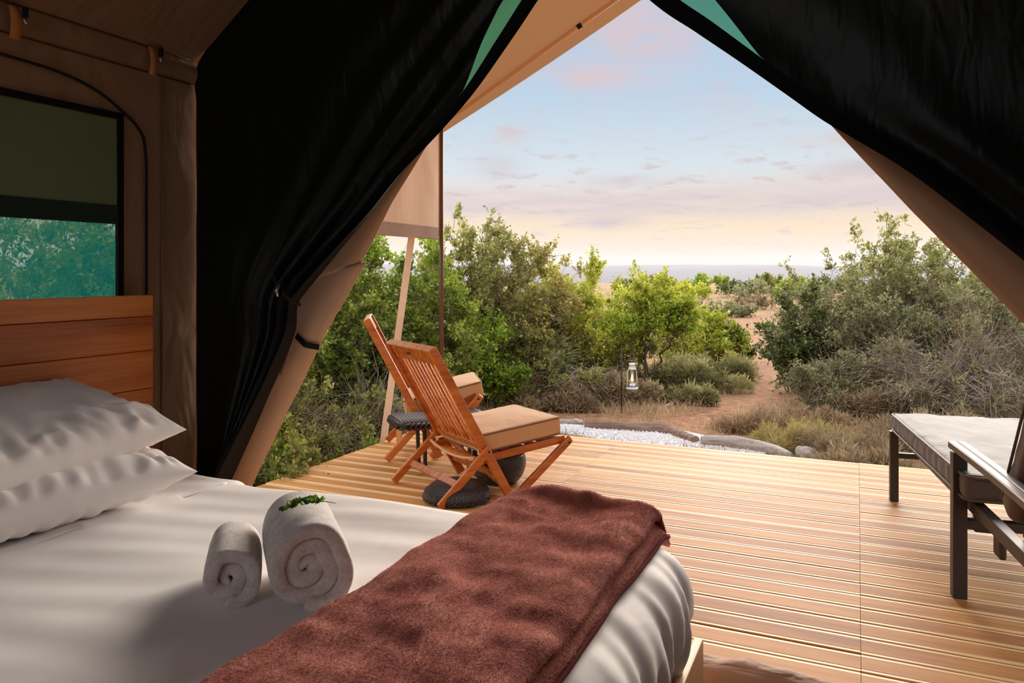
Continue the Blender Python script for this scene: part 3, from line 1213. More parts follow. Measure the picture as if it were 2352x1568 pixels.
# ================================================================== BED
BX0, BX1 = -2.385, -0.40      # head and foot of the bed along X
BY0, BY1 = 0.42, 2.03         # near and far side
BTOP = 0.60


def build_bed():
    bed = empty('bed', (-1.4, 1.2, 0), label='wooden double bed with tall honey coloured plank headboard', cat='bed')
    ox, oy = -1.4, 1.2
    MB().box((-2.462 - ox, BY0 - oy, 0.05), (-2.434 - ox, BY1 + 0.01 - oy, 1.20)).build('headboard', M['headboard'], bed)
    hb = bed.children[-1]
    zs = [0.46, 0.60, 0.74, 0.88, 1.02, 1.147, 1.226]
    for a, b in zip(zs[:-1], zs[1:]):
        o = MB().box((-0.018, -(BY1 + 0.01 - BY0) / 2, -(b - a) / 2 + 0.0008), (0.018, (BY1 + 0.01 - BY0) / 2, (b - a) / 2 - 0.0008)).build('plank', M['headboard'], hb, bevel=0.0025)
        o.location = (-2.416 - ox, (BY0 + BY1 + 0.01) / 2 - oy, (a + b) / 2)
    o = MB().box((-0.013, -(BY1 + 0.03 - BY0) / 2, -0.14), (0.013, (BY1 + 0.03 - BY0) / 2, 0.14)).build('footboard', M['footboard'], bed, bevel=0.004)
    o.location = (-0.387 - ox, (BY0 + BY1 + 0.03) / 2 - oy, 0.195)
    for y in (BY0 - 0.012, BY1 + 0.012):
        o = MB().box((-(BX1 - BX0) / 2, -0.012, -0.13), ((BX1 - BX0) / 2, 0.012, 0.13)).build('side_rail', M['footboard'], bed, bevel=0.004)
        o.location = ((BX0 + BX1) / 2 - ox, y - oy, 0.195)
    MB().box((BX0 + 0.02 - ox, BY0 + 0.02 - oy, 0.16), (BX1 - 0.03 - ox, BY1 - 0.02 - oy, 0.20)).build('slat_base', M['footboard'], bed)
    for x in (BX0 + 0.03, BX1 - 0.06):
        for y in (BY0 + 0.03, BY1 - 0.08):
            MB().box((x - ox, y - oy, 0.0), (x + 0.06 - ox, y + 0.06 - oy, 0.16)).build('leg', M['footboard'], bed, bevel=0.003)
    return bed


build_bed()


def build_duvet():
    cx, cy = (BX0 + BX1) / 2, (BY0 + BY1) / 2
    ex, ey, ez = (BX1 - BX0) / 2 - 0.012, (BY1 - BY0) / 2 + 0.032, 0.205
    z0 = BTOP - ez

    def disp(p, n):
        x, y, z = p.x + cx, p.y + cy, p.z + z0
        up = max(0.0, n.z)
        # soft hollows on top, long drawn creases
        d = up * (0.012 * fbm(x * 1.3, y * 1.6, 0, 2) + 0.006 * noise.noise(Vector((x * 1.6 + y * 2.2, y * 9 - x * 2.5, 1.0))))
        # crown: middle a bit higher than the rim
        d += up * 0.018 * (1 - ((p.x / ex) ** 2)) * (1 - (p.y / ey) ** 2)
        # turned down sheet: a small step across the bed
        s = x + 1.945 + 0.02 * math.sin(y * 3)
        if s < 0:
            d += up * 0.008 * math.exp(-(s / 0.10) ** 2) + up * 0.003
        # gathers down the foot end and the sides
        dn = max(0.0, min(1.0, (BTOP + 0.02 - z) / 0.28))
        if n.x > 0.05:
            cdist = (BY1 - y)
            fan = cdist * 30 + (BTOP - z) * (6 + 10 * math.exp(-cdist * 4)) + 2.2 * noise.noise(Vector((y * 4, z * 5, 2)))
            a = 0.020 * n.x * dn ** 0.7
            d += a * (math.sin(fan) * (0.55 + 0.45 * noise.noise(Vector((y * 5, 0, 7))))) + 0.012 * n.x * math.sin(cdist * 71 + 8 * z + 3 * noise.noise(Vector((y * 7, z * 4, 4)))) * dn
            q1 = noise.noise(Vector((cdist * 7 + (BTOP - z) * 2.5, z * 3.0, 11)))
            q2 = noise.noise(Vector((cdist * 15 - (BTOP - z) * 3.0, z * 4.0, 17)))
            d += n.x * dn * (0.030 * (0.35 - abs(q1)) + 0.016 * (0.3 - abs(q2)))
            d += 0.030 * n.x * math.sin(min(1, dn) * 2.6)
        if abs(n.y) > 0.05:
            d += 0.010 * abs(n.y) * dn * math.sin(x * 26 + 3 * noise.noise(Vector((x * 3, z * 4, 6))))
        q = p + n * d
        # tucked in between mattress and frame
        tk = max(0.0, min(1.0, (0.43 - z) / 0.09))
        if q.y > ey - 0.12:
            q.y -= 0.075 * tk
        if q.x > ex - 0.12:
            q.x -= 0.030 * tk
        return q
    me = rbox_mesh('duvet', (ex, ey, ez), 0.115, (110, 130, 22), disp)
    o = mkobj('duvet', me, M['duvet'], smooth=True)
    o.location = (cx, cy, z0)
    tag(o, 'smooth white duvet tucked over the whole bed', 'duvet')
    # piped edge of the turned-down sheet
    pts = []
    for i in range(60):
        y = BY0 + 0.1 + (BY1 - 0.09 - BY0 - 0.1) * i / 59
        x = -1.945 - 0.02 * math.sin(y * 3)
        up = 1 - ((y - cy) / ey) ** 2
        top = BTOP + 0.012 * fbm(x * 1.3, y * 1.6, 0, 2) + 0.018 * (1 - ((x - cx) / ex) ** 2) * up
        pts.append((x - cx, y - cy, top + 0.004 - z0))
    MB().tube(pts, 0.0035, 6).build('sheet_hem', M['linen'], o, True)
    return o


build_duvet()


def pillow_mesh(name, a, b, h, seed, n=84, corner=1.0):
    """a along local X, b along local Y, half sizes; h half thickness"""
    rows = []
    for side in (1, -1):
        g = []
        for i in range(n + 1):
            u = -1 + 2 * i / n
            row = []
            for j in range(n + 1):
                v = -1 + 2 * j / n
                uu, vv = math.sin(u * math.pi / 2), math.sin(v * math.pi / 2)
                px = a * uu * (1 - 0.075 * (1 - vv * vv) * abs(uu) ** 3)
                py = b * vv * (1 - 0.075 * (1 - uu * uu) * abs(vv) ** 3)
                t = ((1 - abs(uu) ** 2.6) * (1 - abs(vv) ** 2.6))
                z = h * max(0.0, t) ** 0.5
                edge = (1 - t)
                wr = 0.010 * noise.noise(Vector((px * 11 + seed, py * 11, side))) + 0.012 * noise.noise(Vector((px * 5, py * 5 + seed, side * 2)))
                # puckers along the seam
                wr += 0.007 * edge * math.sin((px if abs(vv) > abs(uu) else py) * 95 + 4 * noise.noise(Vector((px * 8, py * 8, seed)))) * min(1, t * 6)
                # drawn folds towards the corners
                wr += 0.010 * math.sin((px - py) * 42 + seed + 3 * noise.noise(Vector((px * 4, py * 4, seed)))) * max(0, abs(uu * vv) - 0.12) * min(1, t * 4)
                # sharp drawn creases across the cover
                cr_ = noise.noise(Vector((px * 6 + py * 3 + seed, py * 9 - px * 4, side + 3)))
                wr += 0.016 * max(0.0, 0.22 - abs(cr_)) / 0.22 * (0.4 + noise.noise(Vector((px * 4, py * 4, seed + 8))))
                row.append((px, py, side * (z + wr * min(1.0, t * 5))))
            g.append(row)
        rows.append(np.array(g))
    v, f = [], []
    for s, g in enumerate(rows):
        base = len(v)
        v += [tuple(p) for p in g.reshape(-1, 3)]
        m = n + 1
        for i in range(n):
            for j in range(n):
                q = (base + i * m + j, base + (i + 1) * m + j, base + (i + 1) * m + j + 1, base + i * m + j + 1)
                f.append(q if s == 0 else tuple(reversed(q)))
    me = bpy.data.meshes.new(name)
    me.from_pydata(v, [], f)
    bm = bmesh.new()
    bm.from_mesh(me)
    bmesh.ops.remove_doubles(bm, verts=bm.verts, dist=0.0015)
    bm.to_mesh(me)
    bm.free()
    return me


o = mkobj('pillow', pillow_mesh('pillow', 0.24, 0.375, 0.100, 3), M['linen'], smooth=True)
o.location = (-2.12, 1.385, 0.72)
o.rotation_euler = (R(0), R(6), R(-4))
tag(o, 'white cotton pillow lying on the duvet, beneath another pillow', 'pillow', 'pillows at the headboard')
o = mkobj('pillow', pillow_mesh('pillow', 0.25, 0.385, 0.095, 9), M['linen'], smooth=True)
o.location = (-2.16, 1.375, 0.855)
o.rotation_euler = (R(2), R(13), R(3))
tag(o, 'plump white cotton pillow on top, leaning on the headboard', 'pillow', 'pillows at the headboard')


def build_blanket():
    # folded runner: cross section in X/Z drawn as a closed loop, swept along Y over the bed and its far edge
    x0, x1 = -0.905, -0.500
    sec = []
    # top layer from left to the rolled fold on the right, under it a second and third layer
    n = 36
    for i in range(n + 1):
        u = i / n
        sec.append((x0 + (x1 - x0) * u, 0.046 + 0.004 * math.sin(u * 7), 1))
    sec += [(x1 + 0.016, 0.040, 1), (x1 + 0.020, 0.031, 1), (x1 + 0.012, 0.024, 1), (x1 - 0.012, 0.022, 1),      # upper roll, then groove
            (x1 + 0.020, 0.019, 2), (x1 + 0.030, 0.012, 2), (x1 + 0.026, 0.004, 2), (x1 + 0.008, 0.003, 2), (x1 - 0.01, -0.002, 2)]
    for i in range(9):
        sec.append((x1 - 0.02 - (x1 - x0 - 0.02) * (i + 1) / 9, -0.004, 2))
    sec += [(x0 - 0.012, 0.004, 1), (x0 - 0.017, 0.018, 1), (x0 - 0.014, 0.032, 1), (x0 - 0.006, 0.042, 1)]
    cx, cy = (BX0 + BX1) / 2, (BY0 + BY1) / 2
    ex, ey = (BX1 - BX0) / 2, (BY1 - BY0) / 2
    rows = []
    Y0, Y1 = BY0 + 0.02, BY1 + 0.085
    for k in range(150):
        v = k / 149
        y = Y0 + (Y1 - Y0) * v
        far = max(0.0, (y - (BY1 - 0.03)) / 0.115)
        row = []
        for (x, z, lay) in sec:
            up = max(0.0, 1 - ((y - cy) / ey) ** 2)
            base = BTOP + 0.004 + 0.018 * max(0, 1 - ((x - cx) / ex) ** 2) * up + 0.010
            if x > -0.53:
                base -= 0.012 * min(1.0, (x + 0.53) / 0.05)
            zz = z
            if lay == 1:
                zz += 0.020 * fbm(x * 5.0, y * 4.2, 1.0, 3) * (1 if z > 0.03 else 0.3) + 0.010 * noise.noise(Vector((x * 3 + y * 6, y * 13, 4)))
                zz += 0.012
                if z > 0.03 and far > 0:
                    zz += 0.022 * math.sin(min(1, far * 1.2) * 3.1) * (1 - 0.5 * abs((x + 0.70) / 0.2))
            zz -= 0.050 * far ** 2
            yy = y + (0.012 * math.sin(x * 30) if far > 0.5 else 0) - (0.10 * (x + 0.5) * far if False else 0)
            row.append((x + 0.010 * noise.noise(Vector((y * 6, lay * 3.0, z * 10))), yy - 0.16 * far * max(0, (x + 0.62)), base + zz))
        rows.append(row)
    pts = np.array(rows)
    me = grid_mesh('blanket', pts, True)
    bm = bmesh.new()
    bm.from_mesh(me)
    bm.verts.ensure_lookup_table()
    ns = len(sec)
    for r0 in (0, 149):
        vs = [bm.verts[r0 * ns + i] for i in range(ns)]
        try:
            bm.faces.new(vs)
        except ValueError:
            pass
    bmesh.ops.recalc_face_normals(bm, faces=bm.faces)
    bm.to_mesh(me)
    bm.free()
    o = mkobj('throw_blanket', me, M['blanket'], smooth=True)
    tag(o, 'folded burgundy fleece blanket laid across the foot of the bed', 'blanket')
    # stitched border along the open side
    pts = [(x1 + 0.028 + 0.006 * noise.noise(Vector((y * 6, 1, 0))), y, BTOP + 0.006 + 0.004 * math.sin(y * 9) - 0.045 * max(0.0, (y - (BY1 - 0.03)) / 0.115) ** 2) for y in np.linspace(Y0, Y1 - 0.05, 60)]
    m = mat_plain('burgundy_border', (118, 50, 50), 0.9, 0.1, 0, 0.3, 200)
    MB().tube(pts, 0.0075, 8).build('border', m, o, True)
    # fleece pile: short fibres standing on the upper faces
    rng = np.random.default_rng(8)
    P = np.array(rows)[:, :, :]
    NV = 90000
    ii = rng.integers(0, 149, NV)
    jj = rng.integers(0, n + 8, NV)
    a, b = rng.random(NV)[:, None], rng.random(NV)[:, None]
    q = P[ii, jj] * (1 - a) * (1 - b) + P[ii + 1, jj] * a * (1 - b) + P[ii, jj + 1] * (1 - a) * b + P[ii + 1, jj + 1] * a * b
    lean = np.stack([0.5 * np.sin(q[:, 1] * 9 + 3 * q[:, 0]), 0.5 * np.cos(q[:, 0] * 11 + q[:, 1] * 5), np.ones(NV)], 1) + rng.normal(0, 0.45, (NV, 3))
    right = (jj > n)
    lean[right] += np.array([1.2, 0, -0.6])
    lean /= np.linalg.norm(lean, axis=1)[:, None]
    L = rng.uniform(0.002, 0.0046, NV)[:, None]
    sd_ = np.cross(lean, rng.normal(0, 1, (NV, 3)))
    sd_ /= np.linalg.norm(sd_, axis=1)[:, None] + 1e-9
    wv = 0.00045
    V = np.stack([q - sd_ * wv - lean * 0.001, q + sd_ * wv - lean * 0.001, q + lean * L + sd_ * wv * 0.3, q + lean * L - sd_ * wv * 0.3], 1)
    tint = np.clip(0.5 + 0.5 * np.sin(q[:, 1] * 7 + q[:, 0] * 4) * 0.5 + rng.normal(0, 0.25, NV), 0, 1)
    mf = mat_leaf('burgundy_fibre', (122, 66, 62), (182, 118, 107), (216, 158, 143), 0.35, 0.9)
    fb = mkobj('pile', quads_mesh('pile', V, tint), mf, o)
    tag(fb, kind='stuff')
    return o


build_blanket()


def build_towel(label, px_f, py_bottom, px_b, d_f, length, rad, turns, th, seed):
    # front (spiral end) towards the camera, axis lying on the bed
    zb = BTOP + 0.022
    f = W(px_f, d_f, zb + rad - th * 0.95 + th * 0.35)
    bk_dir = (W(px_b, d_f + length) - W(px_f, d_f))
    ang = math.atan2(bk_dir.y, bk_dir.x)
    root = None
    pts = []
    na = int(turns * 40)
    ns = 14
    for i in range(na + 1):
        u = i / na
        th_a = -1.5 - turns * 2 * math.pi * (1 - u)
        r = 0.003 + (rad - 0.5 * th - 0.003) * u ** 1.06
        tuck = max(0.0, (u - (1 - 0.16 / turns)) * turns / 0.16)
        r -= th * 0.8 * tuck * tuck
        wob = 1 + 0.22 * noise.noise(Vector((math.cos(th_a) * 1.3, math.sin(th_a) * 1.3, seed * 3))) * (1 - 0.6 * u) - 0.05 * math.cos(2 * th_a) * u
        row = []
        for j in range(ns + 1):
            s = j / ns
            rr = r * wob
            # outer wraps pulled a little tighter near the ends, inner turns sit back
            x = s * length + (0.024 * (1 - u) ** 0.8 + 0.007 * noise.noise(Vector((u * 9, seed, 1)))) * (1 - s) + 0.004 * math.sin(th_a)
            rr *= 1 + 0.035 * math.sin(s * math.pi) + 0.03 * noise.noise(Vector((s * 3, math.cos(th_a) * 1.5, math.sin(th_a) * 1.5 + seed)))
            y, z = rr * math.cos(th_a), rr * math.sin(th_a)
            z = max(z, -(rad - th * 0.95))          # weight flattens the underside
            row.append((x, y, z))
        pts.append(row)
    o = mkobj('rolled_towel', grid_mesh('rolled_towel', pts), M['terry'], smooth=True)
    so = o.modifiers.new('thick', 'SOLIDIFY')
    so.thickness = th
    so.offset = 0.0
    so.use_even_offset = False
    ss = o.modifiers.new('soft', 'SUBSURF')
    ss.levels = ss.render_levels = 2
    o.location = f
    o.rotation_euler = (0, 0, ang)
    tag(o, label, 'towel', 'rolled towels on the duvet')
    return o, f, ang


big, bf, ba = build_towel('large rolled white towel with a green sprig on top', 708, 1405, 676, 1.535, 0.275, 0.104, 2.75, 0.0325, 0.3)
small, sf, sa = build_towel('small rolled white towel without sprig, leaning by the large roll', 526, 1408, 536, 1.555, 0.215, 0.073, 1.95, 0.029, 1.4)


def build_sprig():
    rng = np.random.default_rng(3)
    base = bf + Vector((math.cos(ba), math.sin(ba), 0)) * 0.10 + Vector((0, 0, 0.104))
    root = empty('green_sprig', base, label='small green leafy sprig lying on the large rolled towel', cat='sprig')
    right = Vector((CS, SN, 0))
    fwd = Vector((-SN, CS, 0))
    stem = [(-right * 0.045 - fwd * 0.022) + Vector((0, 0, -0.002)), Vector((0, 0, 0.010)), right * 0.045 + fwd * 0.012 + Vector((0, 0, 0.006)), right * 0.066 + fwd * 0.02 + Vector((0, 0, 0.0))]
    MB().tube(stem, [0.0016, 0.0015, 0.001, 0.0006], 5).build('stem', M['bark'], root, True)
    lm = mat_leaf('sprig_leaf', (44, 80, 24), (96, 136, 44), (168, 196, 96), 0.35, 0.4)
    for k in range(64):
        u = 0.15 + 0.75 * rng.random()
        p = stem[0].lerp(stem[2], u) + Vector((0, 0, 0.008 * math.sin(u * 3.1))) + fwd * float(rng.normal(0, 0.014))
        a = Vector(rng.normal(0, 1, 3))
        a.z = abs(a.z) * 0.6
        a.normalize()
        s = a.cross(Vector(rng.normal(0, 1, 3))).normalized()
        nrm = a.cross(s)
        L = rng.uniform(0.012, 0.021)
        wv = L * 0.36
        v = [p, p + a * L * 0.5 + s * wv + nrm * 0.002, p + a * L, p + a * L * 0.5 - s * wv + nrm * 0.002, p + a * L * 0.5 - nrm * 0.001]
        me = bpy.data.meshes.new('leaf')
        me.from_pydata([tuple(q) for q in v], [], [(0, 1, 4), (1, 2, 4), (2, 3, 4), (3, 0, 4)])
        at = me.attributes.new('tint', 'FLOAT', 'POINT')
        at.data.foreach_set('value', [float(rng.random())] * 5)
        mkobj('leaf', me, lm, root)


build_sprig()

# ================================================================== DECK FURNITURE


def build_chair(name, label, origin, ang, sc, cushion_label, top=(-0.005, 0.885), footx=0.495, front=(0.955, 0.278), frontfoot=0.585, cush=(0.615, 0.340, -4.8)):
    c = empty(name, origin, ang, label=label, cat='chair', group='folding chairs on the deck')
    c.scale = (sc, sc, sc)
    hw = 0.285
    topx, topz = top
    ax = Vector((footx - topx, 0, -topz)).normalized()
    A0, A1 = Vector((topx, 0, topz)), Vector((footx, 0, 0.012))
    for s in (-1, 1):
        MB().beam(A0 + Vector((0, s * hw, 0)), A1 + Vector((0, s * hw, 0)), 0.026, 0.055).build('back_rail', M['teak'], c, bevel=0.006)
    # top rail with a gently rounded front
    o = MB().beam(A0 + ax * 0.052 + Vector((0, -hw + 0.0135, 0)), A0 + ax * 0.052 + Vector((0, hw - 0.0135, 0)), 0.024, 0.105, (ax.z, 0, -ax.x)).build('top_rail', M['teak'], c, bevel=0.005)
    MB().beam(A0 + ax * 0.002 + Vector((0, -hw - 0.014, 0)), A0 + ax * 0.002 + Vector((0, hw + 0.014, 0)), 0.045, 0.016, (ax.z, 0, -ax.x)).build('top_cap', M['teak_pale'], c, bevel=0.006)
    kn = A0 + ax * 0.052
    MB().beam(kn + Vector((-0.0135, 0.03, -0.007)), kn + Vector((-0.0135, 0.075, -0.009)), 0.012, 0.003, (ax.x, 0, ax.z)).build('stain', M['knot'], c)
    # lower rail of the back and slats
    lo = A0 + ax * 0.665
    MB().beam(lo + Vector((0, -hw + 0.013, 0)), lo + Vector((0, hw - 0.013, 0)), 0.022, 0.045, (ax.z, 0, -ax.x)).build('back_cross_rail', M['teak'], c, bevel=0.004)
    for k in range(10):
        y = -hw + 0.05 + (2 * hw - 0.10) * k / 9
        MB().beam(A0 + ax * 0.10 + Vector((0.0, y, 0)), lo + Vector((0, y, 0)), 0.031, 0.010).build('back_slat', M['teak'], c, bevel=0.003, seg=1)
    # rear legs
    piv = A0.lerp(A1, 0.69 if topz < 0.9 else 0.735)
    for s in (-1, 1):
        MB().beam(piv + Vector((0.012, s * (hw + 0.028), 0.014)), Vector((0.03, s * (hw + 0.028), 0.012)), 0.024, 0.05).build('rear_leg', M['teak'], c, bevel=0.008)
        MB().tube([piv + Vector((0.0, s * (hw + 0.018), 0)), piv + Vector((0.0, s * (hw + 0.043), 0))], 0.007, 8).build('bolt', M['black_metal'], c, True)
    p = piv.lerp(Vector((0.03, 0, 0.012)), 0.62)
    MB().beam(p + Vector((0, -hw - 0.02, 0)), p + Vector((0, hw + 0.02, 0)), 0.02, 0.045, (0.7, 0, -0.7)).build('rear_stretcher', M['teak'], c, bevel=0.004)
    # seat rails, front bar
    s0, s1 = Vector((0.29 if topz < 0.9 else 0.22, 0, 0.222)), Vector((front[0], 0, front[1]))
    sdir = (s1 - s0).normalized()
    for s in (-1, 1):
        MB().beam(s0 + Vector((0, s * (hw - 0.03), 0)), s1 + Vector((-0.03, s * (hw - 0.03), 0)), 0.024, 0.046).build('seat_rail', M['teak'], c, bevel=0.005)
        MB().beam(s1 + Vector((0.0, s * (hw + 0.0), 0.005)), Vector((frontfoot, s * (hw + 0.0), 0.012)), 0.024, 0.052).build('front_leg', M['teak'], c, bevel=0.01)
        MB().tube([s1 + Vector((-0.02, s * (hw - 0.02), -0.018)), s1 + Vector((-0.02, s * (hw + 0.017), -0.018))], 0.008, 8).build('bolt', M['black_metal'], c, True)
    fb, rb = s1 - sdir * 0.055 - Vector((0, 0, 0.012)), s0 + sdir * 0.05 - Vector((0, 0, 0.02))
    MB().beam(fb + Vector((0, -hw + 0.02, 0)), fb + Vector((0, hw - 0.02, 0)), 0.05, 0.02, sdir).build('front_bar', M['teak'], c, bevel=0.004)
    MB().beam(rb + Vector((0, -hw + 0.02, 0)), rb + Vector((0, hw - 0.02, 0)), 0.04, 0.02, sdir).build('rear_bar', M['teak'], c, bevel=0.004)
    for k in range(6):
        q = s0.lerp(s1, 0.21 + 0.128 * k) + Vector((0, 0, 0.018))
        MB().beam(q + Vector((0, -hw + 0.02, 0)), q + Vector((0, hw - 0.02, 0)), 0.05, 0.011, sdir).build('seat_slat', M['teak'], c, bevel=0.002, seg=1)
    q = A0.lerp(A1, 0.87)
    MB().beam(q + Vector((0, -hw, 0)), q + Vector((0, hw, 0)), 0.02, 0.045, (1, 0, 0.2)).build('front_stretcher', M['teak'], c, bevel=0.004)
    MB().beam(piv + Vector((0.03, hw - 0.02, -0.02)), q + Vector((0.0, -hw + 0.02, -0.03)), 0.022, 0.045, (0.8, 0, 0.5)).build('brace', M['teak'], c, bevel=0.004)
    # loose cushion
    cu = empty('seat_cushion', origin, ang, label=cushion_label, cat='cushion', group='seat cushions on the folding chairs')
    cu.scale = (sc, sc, sc)
    cx, cz, tilt = cush[0], cush[1], R(cush[2])
    hx, hy, hz = 0.285, 0.262, 0.056

    def disp(p, n):
        d = 0.0
        if n.z > 0.6:
            d += 0.016 * max(0, 1 - (p.x / hx) ** 2) * max(0, 1 - (p.y / hy) ** 2) + 0.004 * fbm(p.x * 7, p.y * 7, sc, 3)
        else:
            d += 0.004 * noise.noise(Vector((p.x * 18, p.y * 18, p.z * 20)))
        return p + n * d
    body = mkobj('cushion_body', rbox_mesh('cushion_body', (hx, hy, hz), 0.016, (22, 22, 3), disp), M['cushion'], cu, True)
    body.location = (cx, 0, cz)
    body.rotation_euler = (0, tilt, 0)
    for sgn in (1, -1):
        ring = []
        z = sgn * (hz - 0.007)
        rr = 0.03
        for (qx, qy, a0) in ((1, 1, 0), (-1, 1, 90), (-1, -1, 180), (1, -1, 270)):
            for k in range(5):
                a = R(a0 + 22.5 * k)
                ring.append(Vector((qx * (hx - rr) + (rr + 0.001) * math.cos(a), qy * (hy - rr) + (rr + 0.001) * math.sin(a), z)))
        ring.append(ring[0])
        pp = MB().tube(ring, 0.005, 6).build('piping', M['piping'], cu, True)
        pp.location = (cx, 0, cz)
        pp.rotation_euler = (0, tilt, 0)
    # ties knotted round the back rails
    for s in (-1, 1):
        pts = [Vector((0.345, s * 0.20, 0.285)), Vector((0.31, s * 0.26, 0.262)), Vector((0.318, s * (hw + 0.03), 0.25)), Vector((0.285, s * (hw + 0.01), 0.245)), Vector((0.27, s * 0.22, 0.225))]
        MB().tube(pts, [0.008, 0.009, 0.009, 0.009, 0.006], 6).build('tie', M['cushion'], cu, True)
    pts = [Vector((0.272, y, 0.248 - 0.035 * (1 - (y / 0.28) ** 2))) for y in np.linspace(-0.28, 0.28, 12)]
    MB().tube(pts, 0.009, 6).build('tie', M['cushion'], cu, True)
    return c


near_o = camw(-0.593, 4.448)
build_chair('folding_chair', 'orange slatted folding chair in front, its back towards the bed', near_o, R(57.1), 1.0,
            'sand coloured box cushion on the front folding chair')
wl = Vector((-0.156, 0.988))
fo = Vector((-0.897, 5.263)) + 0.31 * wl
build_chair('folding_chair', 'slatted folding chair seen edge on behind the wicker table', camw(fo.x, fo.y), math.atan2(0.156, 0.988) + YAW, 1.0,
            'sand coloured box cushion on the rear folding chair', (-0.106, 0.98), 0.40, (0.69, 0.435), 0.34, (0.43, 0.418, -13.0))


def build_table():
    t = empty('wicker_table', camw(-0.485, 5.10), YAW + R(22), label='low dark wicker table with braided rim between the folding chairs', cat='table')

    def disp(p, n):
        return p
    top = mkobj('table_top', rbox_mesh('table_top', (0.31, 0.175, 0.014), 0.012, (20, 14, 2)), M['wicker'], t, True)
    top.location = (0, 0, 0.335)
    strip = MB()
    for k in range(27):
        x = -0.285 + 0.57 * k / 26
        strip.tube([(x, -0.165, 0.3515), (x, 0.165, 0.3515)], 0.0075, 6)
    m = mat_plain('greyed_wicker_strand', (116, 106, 108), 0.5, 0.5, 0, 0.3, 60)
    o = strip.build('woven_strands', m, t, True)
    tag(o, kind='stuff')
    # braided rim: two twisted strands
    ring = []
    rr = 0.06
    for (qx, qy, a0) in ((1, 1, 0), (-1, 1, 90), (-1, -1, 180), (1, -1, 270)):
        for k in range(7):
            a = R(a0 + 15 * k)
            ring.append(Vector((qx * (0.31 - rr) + rr * math.cos(a), qy * (0.175 - rr) + rr * math.sin(a), 0.325)))
    ring.append(ring[0])
    fine = []
    for a, b in zip(ring[:-1], ring[1:]):
        m_ = max(1, int((b - a).length / 0.008))
        fine += [a.lerp(b, i / m_) for i in range(m_)]
    rim = MB()
    for ph in (0, math.pi):
        pts = []
        for i, p in enumerate(fine):
            out = Vector((p.x, p.y * 1.6, 0)).normalized()
            w = i * 0.8 + ph
            pts.append(p + out * 0.012 * math.cos(w) + Vector((0, 0, 0.015 * math.sin(w))))
        pts.append(pts[0])
        rim.tube(pts, 0.012, 6, False)
    rim.build('braided_rim', M['wicker'], t, True)
    for sx in (-1, 1):
        for sy in (-1, 1):
            MB().beam((sx * 0.16 + 0.03, sy * 0.09, 0.325), (sx * 0.15 + 0.03, sy * 0.08, 0.0), 0.024, 0.024).build('leg', M['wicker'], t, bevel=0.004)


build_table()


def basket(name, label, loc, prof, n, cat, rim_r):
    t = empty(name, loc, label=label, cat=cat)
    MB().lathe(prof, 48).build('woven_body', M['wicker'], t, True)
    for (r, z) in rim_r:
        rim = MB()
        for ph in (0, math.pi):
            pts = []
            for i in range(n + 1):
                a = 2 * math.pi * i / n
                w = i * 1.05 + ph
                q = r + 0.006 * math.cos(w)
                pts.append((q * math.cos(a), q * math.sin(a), z + 0.006 * math.sin(w)))
            rim.tube(pts, 0.007, 5, False)
        rim.build('braided_rim', M['wicker'], t, True)
    return t


pot = camw(-0.593, 4.448) + camw(0.84, 0.54) * 0.605
basket('wicker_pot', 'round dark wicker pot under the front chair seat', (pot.x, pot.y, 0.0),
       [(0.02, 0.0), (0.10, 0.0), (0.125, 0.01), (0.155, 0.05), (0.172, 0.10), (0.174, 0.14), (0.165, 0.178), (0.15, 0.188), (0.135, 0.186), (0.12, 0.15), (0.02, 0.13)], 72, 'basket', [(0.155, 0.188)])
st = camw(-0.318, 4.395)
basket('wicker_stool', 'low domed dark wicker stool behind the legs of the front chair', (st.x, st.y, 0.0),
       [(0.02, 0.0), (0.165, 0.0), (0.19, 0.012), (0.197, 0.035), (0.185, 0.062), (0.14, 0.096), (0.09, 0.108), (0.02, 0.112)], 96, 'stool', [(0.188, 0.02)])


